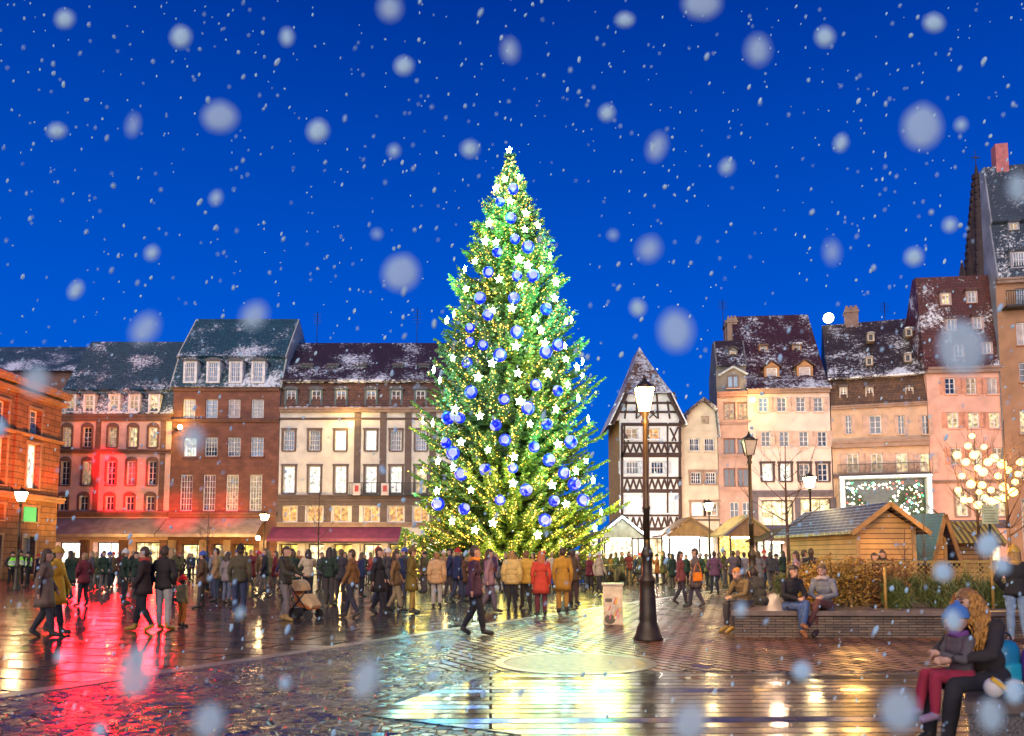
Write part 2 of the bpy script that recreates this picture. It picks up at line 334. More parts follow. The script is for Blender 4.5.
        if o['shut']:
            sw = w*.5
            for a0, a1 in ((u0-sw-.03, u0-.03), (u1+.03, u1+sw+.03)):
                b = MB(); b.box(a0, a1, v-.05, v-.01, z0, z1)
                for k in range(8): zz = z0+(z1-z0)*(k+.5)/8; b.box(a0+.05, a1-.05, v-.066, v-.051, zz-h*.035, zz+h*.02)
                b.build('shutter', o['shut'], s.root)
    def band(s, y0, y1, m, out=.15, name='cornice', px=None, v=0):
        z1, z0 = s.fp(px or (PX(s)), y0)[1], s.fp(px or PX(s), y1)[1]
        b = MB(); b.box(-.0, s.W, v-out, v-.002, z0, z1); b.box(0, s.W, v-out-.1, v-out+.001, z1-(z1-z0)*.4, z1); return b.build(name, m, s.root)
    def pil(s, px, w, y0, y1, m, out=.08, name='pilaster'):
        u, z1 = s.fp(px, y0); z0 = s.fp(px, y1)[1]; u0 = s.fp(px-w/2, y0)[0]; u1 = s.fp(px+w/2, y0)[0]
        b = MB(); b.box(u0, u1, -out, -.002, z0, z1); return b.build(name, m, s.root)
    def roof(s, prof, col, snow=.5, gable=None, u0=-.1, u1=None, name='roof'):
        """prof: (v, z) points from the front eave over the ridge; closes at the rear"""
        u1 = s.W+.1 if u1 is None else u1
        zs = [p[1] for p in prof]; b = MB(); b.prism(list(prof), 'x', u0, u1)
        r = b.build(name, roofm(col, min(zs), max(zs), snow), s.root)
        if gable:
            for uu0, uu1 in ((u1+.002, u1+.10), (u0-.1, u0-.002)):
                b = MB(); b.prism([(p[0]+.0, p[1]-.03) for p in prof], 'x', uu0, uu1); b.build('gable_wall', gable, s.root)
        return r
    def dormer(s, px, y0, y1, w, v0, pane='sky', style='arch', wallm=None, roofc=None, depth=1.6, nx=2, nz=3, frame=None):
        """a dormer whose front stands v0 behind the facade plane"""
        ym = (y0+y1)/2; u0 = s.fp(px-w/2, ym, v0)[0]; u1 = s.fp(px+w/2, ym, v0)[0]; z1 = s.fp(px, y0, v0)[1]; z0 = s.fp(px, y1, v0)[1]
        wm = wallm or WHITE; c = (u0+u1)/2; hw = (u1-u0)/2; b = MB(); t = hw*.28
        b.box(u0, u1, v0+.2, v0+depth, z0, z1); b.box(u0, u0+t, v0, v0+.2, z0, z1); b.box(u1-t, u1, v0, v0+.2, z0, z1); b.box(u0+t, u1-t, v0, v0+.2, z0, z0+t*.6)
        b.box(u0+t, u1-t, v0, v0+.2, z1-t*.4, z1)
        if style == 'arch': top = [(c+math.cos(R(k*18))*hw*1.25, z1+math.sin(R(k*18))*hw*.55) for k in range(11)]
        elif style == 'gable': top = [(c+hw*1.35, z1-hw*.1), (c+hw*1.35, z1+.1), (c, z1+hw*1.0), (c-hw*1.35, z1+.1), (c-hw*1.35, z1-hw*.1), (c, z1+hw*.8)]
        else: top = [(c+hw*1.25, z1), (c+hw*1.1, z1+hw*.5), (c-hw*1.1, z1+hw*.5), (c-hw*1.25, z1)]
        b2 = MB(); b2.prism(top, 'y', v0-.12, v0+depth)
        if style == 'gable': b.prism([(c+hw, z1), (c, z1+hw*.8), (c-hw, z1)], 'y', v0+.05, v0+depth-.1)
        d = b.build('dormer', wm, s.root); b2.build('dormer_roof', roofm(roofc or (.06, .06, .07), z1-1.2, z1+hw, .8), d)
        s.window(dict(u0=u0+t, u1=u1-t, z0=z0+t*.6, z1=z1-t*.4, pane=pane, nx=nx, nz=nz, frame=frame, arch=False, sur=None, shut=None, sill=False, mun=.04, deep=.08), v0, d)
    def awning(s, px0, px1, y0, y1, m, out=1.6, name='awning', drop=.25):
        u0 = s.fp(px0, y0)[0]; u1 = s.fp(px1, y0)[0]; z1 = s.fp((px0+px1)/2, y0)[1]
        P = s.a+s.n*(-out); z0 = s.fp((px0+px1)/2, y1, -out)[1]
        b = MB(); b.prism([(-.003, z1), (-.003, z1-.08), (-out, z0+drop-.05), (-out, z0), (-out-.05, z0), (-out-.05, z0+drop)], 'x', u0, u1); return b.build(name, m, s.root)
    def chimney(s, px0, px1, y0, v, zb, m):
        u0, z1 = s.fp(px0, y0, v); u1 = s.fp(px1, y0, v)[0]; b = MB(); b.box(u0, u1, v, v+1.0, zb, z1); b.box(u0-.08, u1+.08, v-.08, v+1.08, z1-.4, z1-.25)
        k = 3
        for i in range(k): b.box(u0+(u1-u0)*(i+.2)/k, u0+(u1-u0)*(i+.8)/k, v+.3, v+.7, z1, z1+.25)
        return b.build('chimney', m, s.root)
def PX(s):
    m = s.a+s.d*(s.W*.5); return 512+m.x/m.y*FPX
# ------------------------------------------------------------------ the left row (north side of the square)
PINK = M((.66, .40, .36), .7, scale=1.5, amt=.2, name='pink_render'); BROWNSTONE = brickm((.20, .10, .075), (.15, .075, .06), (.09, .05, .04), .7, .33, .012)
BRICK = brickm((.23, .09, .06), (.16, .06, .045), (.12, .07, .05), .6, .28, .015); CREAM = M((.68, .63, .56), .7, scale=1.2, amt=.2, name='cream_render')
DKSTONE = M((.13, .09, .08), .7, scale=2, bump=.3, name='dark_stone'); SANDST = M((.30, .2, .15), .7, scale=2, bump=.3, name='sandstone')
SNOWM = M((.7, .73, .78), .6, scale=4, amt=.25, bump=.5, name='snow')
def snowledge(bd, y, px0, px1, v=0, out=.35):
    """a lumpy line of snow lying on a cornice"""
    u0, z = bd.fp(px0, y, v); u1 = bd.fp(px1, y, v)[0]; b = MB(); u = u0; r = random.Random(int(px0*7+y))
    while u < u1-.3:
        l = r.uniform(.25, .7)
        if r.random() < .75: b.ball((u+l/2, v-out/2, z), .5, 8, 4, 0, (l*1.1, out*.9, r.uniform(.10, .24)))
        u += l
    b.build('snow_on_ledge', SNOWM, bd.root)

# Aubette: long brown building on the left, side-on
ORB = brickm((.26, .13, .08), (.19, .095, .06), (.07, .035, .025), 1.1, .42, .03, bump=.7)
b0 = Bld('long brown stone building lit orange, with the police standing in front', 0, 30, 0, 58.3, 390, 12, ORB, X=-33.2, name='stone_building')
def ab(Y0, Y1, z0, z1, pane, nx=2, nz=4, **k):
    b0.open.append(dict(u0=Y0-30, u1=Y1-30, z0=z0, z1=z1, pane=pane, nx=nx, nz=nz, frame=None, arch=False, sur=SANDST, shut=None, sill=True, mun=.04, deep=.35))
for c in (55.1, 51.4, 47.6, 44, 40, 36): 
    ab(c-.75, c+.75, 6.2, 9.3, 'white' if c > 55 else 'warm'); ab(c-.7, c+.7, 10.0, 11.7, 'sky'); ab(c-.8, c+.8, 3.9, 4.9, 'dim', 1, 1); ab(c-.7, c+.7, .3, 2.9, 'grey' if c > 54 else 'dark', 1, 2)
b0.H = 13.2; b0.finish()
for z, o, h in ((13.0, .5, .45), (12.45, .25, .3), (5.35, .35, .4), (9.7, .12, .2)):
    b = MB(); b.box(-.0, b0.W+.3, -o, -.002, z, z+h); b.box(0, b0.W+.25, -o-.15, -o+.05, z+h*.55, z+h-.01); b.build('cornice', SANDST, b0.root)
b0.roof([(-.5, 13.46), (5, 15.6), (12, 15.6), (12, 13.46)], (.08, .09, .1), .8)
for c in (53.2, 49.5, 45.8):
    b = MB(); b.box(c-30-.35, c-30+.35, -.14, -.002, 5.8, 12.4); b.build('pilaster', ORB, b0.root)
b = MB(); b.box(24.2, 25.7, -.06, -.002, 3.85, 4.95); b.build('green_screen', E((.02, .55, .12), .9), b0.root)

# building behind it, dark grey pyramid roof filling the left end of the skyline
b = MB()
bh = Bld('slate roofed wing with a snowy roof rising behind the orange lit building', -60, 74, 80, 74, 372, 10, BROWNSTONE, name='roofed_wing')
bh.finish(); bh.roof([(-.6, bh.H), (4.5, bh.H+3.6), (9, bh.H+3.6), (10, bh.H)], (.05, .10, .13), .7)

LB = 66
b1 = Bld('pink building with brown arched windows and a red glow on its wall', 53, LB, 167, LB, 414, 9, PINK)
b1.row(427, 447, [67, 87, 112.5, 133, 153], 8.5, ['dim', 'dark', 'dim', 'warm', 'warm'], 2, 4, arch=True, surround=BROWNSTONE)
b1.row(461, 485, [65, 87, 111, 131, 152], 8.5, ['dark', 'dim', 'dark', 'grey', 'dark'], 2, 4, arch=True, surround=BROWNSTONE)
b1.row(496, 510.5, [63, 83.5, 109.5, 129.5, 150], 8.5, 'dark', 2, 2, arch=True, surround=BROWNSTONE, sill=False)
b1.row(542, 574, [69, 106, 146], [28, 27, 30], ['bright', 'bright', 'shop'], 4, 3, sill=False, deep=.8, frame=DKSTONE)
b1.finish()
for y0, y1 in ((414.5, 421), (449.5, 453.5), (511.5, 517)): b1.band(y0, y1, BROWNSTONE, .18)
for px, w in ((56, 4), (99, 5), (164, 5)): b1.pil(px, w, 421.5, 511, BROWNSTONE)
for px in (86, 124.5, 165): b1.pil(px, 8, 540, 577, BROWNSTONE, .3)
b1.awning(53, 167, 518, 537, M((.36, .29, .25), .7, scale=1.5, amt=.35, bump=.4, name='canopy_fabric'), 2.2, 'canopy')
bz = b1.H
b1.roof([(-.3, bz), (.5, bz+2.0), (.3, bz+2.15), (4.6, bz+7.4), (5.2, bz+7.4), (9, bz)], (.045, .10, .135), .95)
for x in (70, 89, 114, 134, 154): b1.dormer(x, 394, 412, 11.5, -.26, 'dim' if x != 154 else 'warm', 'arch', WHITE, (.1, .1, .12), 1.2, 2, 3)
snowledge(b1, 413.5, 55, 166)
b2 = Bld('red brick building with a tall slate mansard and four round topped dormers', 167.6, LB, 276, LB, 388, 10, BRICK)
b2.row(399, 418, [189, 211.5, 234, 257.5], 12.5, ['grey', 'sky', 'blind', 'grey'], 2, 4)
b2.row(437, 456.5, [190, 211, 234, 257], 13, ['white', 'dark', 'dark', 'sky'], 4, 4)
b2.row(474.5, 511, [186, 209, 232, 255.5], 12.5, ['red', 'red', 'dim', 'dim'], 4, 6)
b2.row(544, 575, [193, 218, 242], [29, 15, 22], ['shop', 'shop', 'yellow'], 2, 2, sill=False, deep=.8, frame=DKSTONE)
b2.finish(sidewall=M((.42, .42, .38), .8, name='grey_render'))
for y0, y1 in ((386.5, 391), (419.5, 422), (512.5, 517)): b2.band(y0, y1, BROWNSTONE, .22)
for px in (173, 204, 228, 264): b2.pil(px, 7, 540, 577, SANDST, .3)
b2.awning(168, 265, 518, 537, M((.36, .27, .24), .7, scale=1.5, amt=.35, bump=.4, name='canopy_fabric'), 2.2, 'canopy')
bz = b2.H
b2.roof([(-.45, bz), (1.0, bz+2.75), (.75, bz+2.9), (4.6, bz+7.3), (9.6, bz+4), (10, bz)], (.03, .10, .135), 1.0, gable=M((.50, .50, .44), .8, name='gable_render'))
for x in (190, 213, 235.5, 258): b2.dormer(x, 361, 383, 13.5, -.36, 'sky', 'arch', WHITE, (.1, .1, .12), 1.6, 4, 4)
snowledge(b2, 386, 170, 274)
b = MB(); u, z = b2.fp(178, 430); b.box(u-.1, u+.1, -.9, -.002, z-.05, z+.05); b.build('lamp_bracket', DARKMET, b2.root)

b3 = Bld('white and brown building with purple awning and orange lit first floor windows', 276.6, LB, 500, LB, 409, 9, CREAM)
X3 = [289, 314.5, 340.5, 371, 396, 421, 446, 470]
b3.row(430, 450.5, X3, 11, ['sky', 'dark', 'bright', 'bright', 'dark', 'sky', 'bright', 'sky'], 4, 4, surround=DKSTONE)
b3.row(466, 493, X3, 11.5, ['white', 'white', 'white', 'white', 'white', 'warm', 'sky', 'sky'], 2, 5, surround=DKSTONE)
b3.row(506, 522, X3, 16, 'orange', 2, 1, surround=None, sill=True)
b3.row(544, 575, [288, 316, 342, 372, 398, 422, 450], 19, ['yellow', 'shop', 'yellow', 'shop', 'yellow', 'shop', 'shop'], 2, 2, sill=False, deep=.7, frame=DKSTONE)
b3.finish()
bz = b3.H
b3.band(408, 412.5, SANDST, .3); b3.band(418, 420, DKSTONE, .08); b3.band(495, 498.5, DKSTONE, .25)
b3.band(498.8, 505.5, DKSTONE, .12, 'stone_course'); b3.band(522.5, 527, SANDST, .2, 'stone_course')
for px in (358, 383.5, 408.5, 433): b3.pil(px, 6.5, 413, 495, DKSTONE, .07)
for px in (279, 301.5, 327.5, 355.5, 383.5, 408.5, 433): b3.pil(px, 7, 506, 522, DKSTONE, .07)
for px in (302, 328.5, 357, 385, 410, 436): b3.pil(px, 7, 543, 577, CREAM, .3)
b3.awning(272.5, 402, 527, 541.5, M((.20, .04, .10), .7, scale=2, name='purple_fabric'), 1.5, 'awning')
b = MB(); u0, z1 = b3.fp(350, 484); u1, z0 = b3.fp(436, 495); b.box(u0, u1, -.75, -.7, z1, z1+.06); b.box(u0, u1, -.75, -.02, z0-.1, z0)
for k in range(60): u = u0+(u1-u0)*k/59; b.box(u-.015, u+.015, -.735, -.715, z0, z1)
b.build('balcony', DARKMET, b3.root)
for px in (358.5, 386.5):
    b = MB(); u, z = b3.fp(px, 490); b.box(u-.32, u+.32, -.82, -.78, z-.5, z+.5, 0); b.box(u-.16, u+.16, -.835, -.821, z-.2, z+.3, 1); b.build('balcony_sign', [M((.6, .5, .48), .6, name='sign_white'), M((.45, .05, .05), .6, name='sign_red')], b3.root)
MANS = brickm((.20, .09, .06), (.10, .05, .045), (.05, .03, .03), .3, .22, .02)
z1m = b3.fp(340, 383, .3)[1]
b = MB(); b.prism([(0, bz+.02), (.35, z1m), (9, z1m), (9, bz+.02)], 'x', -.02, b3.W); b.build('mansard', MANS, b3.root)
b3.roof([(-.15, z1m+.02), (-.15, z1m+.2), (4.6, z1m+4.6), (9, z1m+.02)], (.055, .03, .04), .85)
for i, x in enumerate([291, 316, 341, 371, 396, 420.5, 446, 470]): b3.dormer(x, 389.5, 407, 13, .05, ['black', 'black', 'sky', 'sky', 'black', 'black', 'sky', 'sky'][i] if i else 'dark', 'arch', M((.09, .14, .14), .6, name='zinc'), (.1, .1, .12), .8, 2, 3)
for x in (307.5, 333, 361, 398, 424, 452): b3.dormer(x, 366, 376, 10.5, 1.3, 'sky', 'flat', M((.06, .13, .17), .5, name='zinc_blue'), (.06, .05, .06), 1.2, 2, 1)
snowledge(b3, 382.5, 277, 440, .3); snowledge(b3, 408, 278, 440)

# ------------------------------------------------------------------ the right row
TIMB = M((.045, .022, .018), .7, scale=8, bump=.3, name='dark_timber'); INFILL = M((.74, .75, .78), .8, scale=2, amt=.15, name='lime_render')
h1 = Bld('half timbered house with white infill and a steep curved snowy gable roof', 621, 60, 681.5, 60, 420, 7, INFILL, name='timbered_house')
h1.row(428, 439, [632, 653.5], 13, ['dim', 'orange'], 2, 2, sill=True)
h1.row(461, 474, [632.5, 657.5], 13.5, 'dark', 4, 2, sill=True, shutters=M((.50, .56, .64), .6, name='pale_blue_paint'))
h1.row(495, 513, [634.5, 660], 15, 'bright', 2, 1, sill=True, shutters=M((.50, .56, .64), .6, name='pale_blue_paint'))
h1.row(538, 574, [634, 663], 26, ['bright', 'shop'], 3, 2, sill=False, deep=.5, frame=DKSTONE)
h1.finish(sidewall=M((.55, .38, .16), .8, name='ochre_tone_render'))  # side wall: the yellowish light on it is put into the colour
# timber frame, each bar proud of the render
def bars(bd, L_, name='timber_frame', m=TIMB, dz=.0):
    b = MB()
    for i, (x0, y0, x1, y1, w) in enumerate(L_):
        u0, z0 = bd.fp(x0, y0); u1, z1 = bd.fp(x1, y1); dd = -.05-.004*(i % 5); b.obox((u0, dd+.025, z0), (u1, dd+.025, z1), .1+.002*(i % 3), w, 0, (0, 1, 0)) if False else b.obox((u0, -.03-.003*(i % 5), z0), (u1, -.03-.003*(i % 5), z1), w, .08, 0, (0, 1, 0))
    return b.build(name, m, bd.root)
bl = []
for y, w in ((424.5, .24), (443, .16), (455, .34), (478, .16), (491, .28), (515.5, .16), (529, .26)): bl.append((621, y, 681.5, y, w))
for x in (622, 679.8): bl.append((x, 424, x, 530, .2))
for y0, y1 in ((424.5, 455), (455, 491), (491, 529)):
    for x in (624.5 if y0 < 430 else 0, 643.5, 648, 667.5):
        if x: bl.append((x, y0, x, y1, .12))
for y0, y1 in ((444, 453), (479, 489), (517, 528)):
    k = 0; x = 624
    while x < 678:
        bl.append((x, y1, x+3.1, y0, .14)); bl.append((x+3.1, y0, x+6.2, y1, .14)) if k % 1 == 0 else None; x += 6.2; k += 1
bl += [(623, 430, 629, 443, .12), (672, 441, 678, 427, .12), (676, 441, 670, 428, .12)]
bars(h1, bl)
# upper gable: wall triangle, bars and flared roof with a front hip
zE = h1.fp(650, 420)[1]; zH = h1.fp(645, 394)[1]; zT = 18.3; W1 = h1.W; cu = W1/2-.15
pr = lambda t: .5+.5*t  # helper
side = []
for k in range(9):
    t = k/8; hw = (W1/2+.75)*(1-t)**1.1*1.0+0*t; side.append((hw, zE-.45+(zT-zE+.45)*t))
def hwz(z): 
    t = min(1, max(0, (z-(zE-.45))/(zT-zE+.45))); return (W1/2+.75)*(1-t)**1.1
b = MB(); lv = [zE+(zH-zE)*k/5 for k in range(6)]
b.prism([(cu-hwz(z)+.32, z) for z in lv]+[(cu+hwz(z)-.32, z) for z in lv[::-1]], 'y', .02, .3); b.build('gable_wall', INFILL, h1.root)
b = MB(); lw = [zE-.45+(zH-zE+.45)*k/6 for k in range(7)]; top = [zH+(zT-zH)*k/5 for k in range(6)]
# roof skins: left and right slopes as thick shells, front hip as a slab
for sg in (-1, 1):
    vs = []; fs = []
    zz = lw+top[1:]
    for z in zz:
        yf = -.45 if z <= zH+.001 else -.45+(z-zH)/(zT-zH)*3.6
        for off in (0, .22): 
            for yy in (yf, 7): vs.append((cu+sg*(max(hwz(z)-off, 0)), yy, z))
    for j in range(len(zz)-1):
        o, p = 4*j, 4*(j+1); fs += [(o, o+1, p+1, p), (o+2, p+2, p+3, o+3), (o, p, p+2, o+2), (o+1, o+3, p+3, p+1)]
    b.add(vs, fs)
hz = zH
vs = []
for z in top:
    t = (z-zH)/(zT-zH); yf = -.46+t*3.6; h = max(hwz(z)-.01, .02); vs += [(cu-h, yf, z), (cu+h, yf, z), (cu-h, yf+.25, z), (cu+h, yf+.25, z)]
fs = []
for j in range(len(top)-1):
    o, p = 4*j, 4*(j+1); fs += [(o, o+1, p+1, p), (o+2, p+2, p+3, o+3), (o, p, p+2, o+2), (o+1, o+3, p+3, p+1)]
fs.append((0, 2, 3, 1)); b.add(vs, fs)
b.build('roof', roofm((.20, .10, .05), zE-1, zT+12, 1.7), h1.root)
gb = []
for y in (403, 412): 
    z = h1.fp(650, y)[1]; h = hwz(z)-.3; b_ = (cu-h, cu+h, z); gb.append(b_)
b = MB()
for i, (a_, c_, z) in enumerate(gb): b.obox((a_, -.02-.004*i, z), (c_, -.02-.004*i, z), .16, .08, 0, (0, 1, 0))
for du in (-1.55, -.75, .75, 1.55):
    zt = zH if abs(du) < 1 else h1.fp(650, 401)[1]; b.obox((cu+du*1.1, -.035, zE+.1), (cu+du, -.035, zt), .13, .08, 0, (0, 1, 0))
for du in (-.45, .45): b.obox((cu+du-.3, -.04, zE+.15), (cu+du+.3, -.04, zE+.7), .09, .07, 0, (0, 1, 0)); b.obox((cu+du+.3, -.044, zE+.15), (cu+du-.3, -.044, zE+.7), .09, .07, 0, (0, 1, 0))
for sg in (-1, 1):
    zz = [zE-.4+(zH-zE+.4)*k/5 for k in range(6)]
    for k in range(5): b.obox((cu+sg*(hwz(zz[k])-.28), -.40, zz[k]), (cu+sg*(hwz(zz[k+1])-.28), -.40, zz[k+1]), .3, .1, 0, (0, 1, 0))
b.build('gable_timbers', TIMB, h1.root)
for x_ in (0, W1-.2): b = MB(); b.box(x_, x_+.2, .31, 7, zE+.002, zE+.7); b.build('eaves_wall', M((.55, .38, .16), .8, name='ochre_tone_render'), h1.root)  # same yellow-lit tone in the colour as the side wall below
h1.chimney(672, 676, 394, 5.5, zE+1, DKSTONE)
b = MB(); u0, z1 = h1.fp(668, 535); u1, z0 = h1.fp(676.5, 546); b.box(u0, u1, -.9, -.82, z0, z1, 0); b.box(u0+.1, u0+.25, -.92, -.901, z0+.2, z1-.2, 1); b.ball(((u0+u1)/2+.06, -.9, (z0+z1)/2), .14, 10, 6, 1, (1, .3, 1)); b.build('shop_sign', [E((.02, .12, .35), .8), E((.7, .9, 1), 1.5)], h1.root)

h2 = Bld('small cream house with a yellow lit snowy gable between taller neighbours', 683, 60.6, 720, 60.6, 431, 8, M((.56, .50, .40), .8, scale=1.5, amt=.2, name='ochre_cream_render'))
h2.row(438, 451, [694.5, 709.5], 10, ['dark', 'dark'], 4, 2, surround=None); h2.row(472, 484, [696, 711], 10.5, 'dark', 4, 3, surround=SANDST)
h2.row(502, 516, [697.5, 712], 12, ['bright', 'dim'], 2, 2, surround=SANDST); h2.row(536, 574, [701], [30], 'bright', 3, 2, sill=False, deep=.5)
h2.finish(); h2.band(519, 521, DKSTONE, .1)
zE2 = h2.H; zT2 = h2.fp(706, 401)[1]; W2 = h2.W; c2 = W2*.62
z415, z423 = h2.fp(706, 416)[1], h2.fp(706, 424)[1]; ua = h2.fp(705, 420)[0]
b = MB(); b.prism([(0, zE2+.01), (W2, zE2+.01), (c2+.9, zT2-.7), (c2, zT2-.05), (c2-.9, zT2-.7)], 'y', .003, 8); b.build('gable_wall', h2.wall, h2.root)
b = MB(); b.box(ua-.3, ua+.3, -.05, -.003, z423, z415); b.build('attic_window', PANE['dim'], h2.root)
b = MB(); ln = [(-.3, zE2-.3), (c2-1.0, zT2-.55), (c2, zT2+.25), (c2+1.0, zT2-.55), (W2+.15, zE2-.3)]
b.prism(ln+[(p_[0], p_[1]-.28) for p_ in ln[::-1]], 'y', -.45, 8.1)
b.build('roof', roofm((.09, .06, .05), zE2-.3, zT2+3, 1.1), h2.root)

h3 = Bld('narrow house with wide dark windows and a bare grey side wall', 720.5, 60.6, 751, 60.2, 391, 9, M((.46, .30, .25), .8, scale=1.5, amt=.2, name='rose_render'))
for y0, y1, p_ in ((402, 420, 'dim'), (438, 454, 'dark'), (468, 487, 'dark')): h3.row(y0, y1, [729.5, 743.5], 12, p_, 2, 1, frame=M((.28, .13, .09), .6, name='brown_frame'))
h3.row(502, 519, [734.5, 747], 9, 'dark', 2, 2); h3.row(546, 574, [736], [26], 'bright', 3, 2, sill=False, deep=.5)
h3.finish(sidewall=M((.20, .21, .22), .85, scale=.7, amt=.5, name='bare_grey_render'))
zz = h3.H; b = MB(); zt = h3.fp(735, 366)[1]
GR = M((.21, .19, .18), .85, scale=1, amt=.4, name='grey_stucco')
b.box(0, h3.W, .15, 9, zz+.01, zt); b.build('upper_storey', GR, h3.root)
h3.window(dict(u0=h3.fp(727, 380)[0], u1=h3.fp(739, 380)[0], z0=h3.fp(733, 388)[1], z1=h3.fp(733, 375)[1], pane='sky', nx=2, nz=1, frame=DKSTONE, arch=False, sur=None, shut=None, sill=True, mun=.05, deep=.0), .05)
b = MB(); u, z = h3.fp(733, 372); b.obox((u-1.1, -.05, z-.25), (u, -.05, z+.4), .14, .25, 0, (0, 1, 0)); b.obox((u, -.05, z+.4), (u+1.1, -.05, z-.25), .14, .25, 0, (0, 1, 0)); b.build('pediment', M((.4, .45, .5), .6, name='zinc_grey'), h3.root)
h3.roof([(-.1, zt), (2.2, zt+2.6), (4.2, zt+2.9), (9, zt+.8), (9, zt)], (.06, .035, .035), 1., gable=GR, u0=.1, u1=h3.W-.02)
h3.dormer(733, 350, 357, 9, .8, 'dim', 'gable', GR, (.06, .035, .035), 1.4, 1, 1)
h3.band(392, 397, M((.40, .20, .15), .8, name='rose_stone'), .25); h3.band(421.5, 424, h3.wall, .12); h3.band(455, 458, h3.wall, .12); h3.band(488.5, 491, h3.wall, .12)
h3.awning(720, 752, 524, 541, M((.05, .07, .16), .7, name='navy_fabric'), 1.4)
h3.chimney(727, 737, 318, 5, zt+.5, SANDST)

PINK2 = M((.70, .56, .50), .75, scale=1.2, amt=.2, name='pale_pink_render'); BEIGE = M((.58, .42, .35), .7, name='beige_shutters')
h4 = Bld('pale pink house with beige shutters and two gabled dormers in a dark red roof', 751.4, 60.2, 835, 59.6, 390, 11, PINK2)
DK = M((.05, .035, .04), .6, name='dark_window_surround')
h4.row(397, 411.5, [763.5, 782, 801, 818.5], 9.5, ['sky', 'dark', 'dark', 'dark'], 2, 3, shutters=BEIGE); h4.row(431, 446.5, [766, 784.5, 804, 822.5], 9.5, 'dark', 2, 3, shutters=BEIGE)
h4.row(463.5, 481, [767.5, 785.5, 804.5, 823], 10.5, ['white', 'white', 'dark', 'dark'], 2, 3, surround=DK)
h4.row(500, 526, [778], [32], 'shop', 3, 2, sill=False, deep=.3, frame=DK); h4.row(498, 521, [816], [32], 'shop', 3, 1, sill=False, deep=.3, frame=DK)
h4.row(546, 574, [770, 800], 22, 'shop', 2, 1, sill=False, deep=.5)
h4.finish(); SL = M((.10, .085, .11), .6, name='slate_panel')
h4.band(490.5, 497, SL, .12, 'shop_fascia'); h4.band(527.5, 531, SL, .12, 'shop_fascia')
for px in (755, 797.3, 833): h4.pil(px, 5.5, 497.5, 527, SL, .1)
h4.awning(752, 790, 526, 542, M((.06, .06, .13), .7, name='navy_fabric'), 1.6)
zz = h4.H; b = MB(); 
h4.roof([(-.4, zz), (-.4, zz+.12), (1.2, zz+1.5), (5.6, zz+7.5), (11, zz)], (.075, .025, .03), .8)
h4.band(389, 393.5, SANDST, .3)
h4.dormer(772, 367, 382, 15, .9, 'blind', 'gable', M((.42, .22, .10), .7, name='ochre_wood'), (.07, .03, .03), 2.4, 1, 1); h4.dormer(805, 366, 381, 16, .9, 'blind', 'gable', M((.42, .22, .10), .7, name='ochre_wood'), (.07, .03, .03), 2.4, 1, 1)
h4.dormer(763.5, 346, 355, 9, 2.9, 'grey', 'flat', M((.42, .22, .10), .7, name='ochre_wood'), (.2, .1, .06), 1.4, 1, 1); h4.dormer(797, 345, 353.5, 9.5, 2.9, 'dim', 'flat', M((.42, .22, .10), .7, name='ochre_wood'), (.2, .1, .06), 1.4, 1, 1)
snowledge(h4, 389, 753, 833); h4.chimney(725, 732, 322, 6, zz+4, SANDST)
b = MB(); u, z = h4.fp(828.5, 318, 5.6); b.ball((u, 5.6, z), .42, 14, 10, 0); b.tube((u, 5.6, zz+6.5), (u, 5.6, z-.35), .06, .06, 6, 1); b.build('ridge_floodlight', [E((1, .9, .6), 9), DARKMET], h4.root)

OCH = M((.52, .36, .25), .8, scale=1.2, amt=.25, name='ochre_tone_render')
h5 = Bld('ochre house with a low tiled mansard over a glass shop front full of lights', 836, 59.6, 934, 57.6, 404, 11, OCH)
PS = M((.50, .35, .28), .7, name='pale_shutters')
h5.row(415, 434, [848.5, 875.5, 901.5, 925.5], [6, 12.5, 6.5, 6.5], 'dark', 2, 3, frame=None, shutters=PS); h5.row(453, 472.5, [853, 877, 902, 926], 12, ['dim', 'dim', 'warm', 'warm'], 2, 1, shutters=PS)
h5.finish(); h5.band(440, 447, SANDST, .35); h5.band(404, 407.5, SANDST, .25); h5.band(473.5, 477, DKSTONE, .5, 'balcony_slab')
b = MB(); u0, z1 = h5.fp(840, 466); u1, z0 = h5.fp(932, 473.5); b.box(.3, h5.W-.3, -.6, -.56, z1, z1+.05)
for k in range(70): u = .3+(h5.W-.6)*k/69; b.box(u-.012, u+.012, -.59, -.57, z0, z1)
b.build('balcony_rail', DARKMET, h5.root)
zt = h5.fp(885, 378, .6)[1]; b = MB(); b.prism([(-.1, h5.H+.02), (.55, zt), (11, zt), (11, h5.H+.02)], 'x', 0, h5.W); b.build('mansard', brickm((.17, .09, .05), (.09, .05, .04), (.05, .03, .02), .28, .2, .02), h5.root)
for x in (843.5, 869.5, 909.5): h5.dormer(x, 387, 400, 8.5, .1, 'dim', 'flat', M((.40, .33, .26), .7, name='worn_wood'), (.1, .06, .05), .9, 2, 2)
h5.roof([(-.05, zt), (-.05, zt+.15), (5, zt+5.6), (11, zt)], (.055, .035, .035), 1.)
for x, y in ((871, 337), (909, 332), (869.5, 361), (908, 357.5)): h5.dormer(x, y-3.5, y+4, 7, (.45 if y > 350 else 1.95), 'black', 'arch', M((.42, .34, .26), .7, name='worn_wood'), (.5, .5, .5), 1.5, 1, 1)
h5.chimney(845, 858, 308, 4.6, zt+4, M((.25, .16, .13), .8, bump=.4, name='chimney_stone')); snowledge(h5, 378, 838, 932, .6)
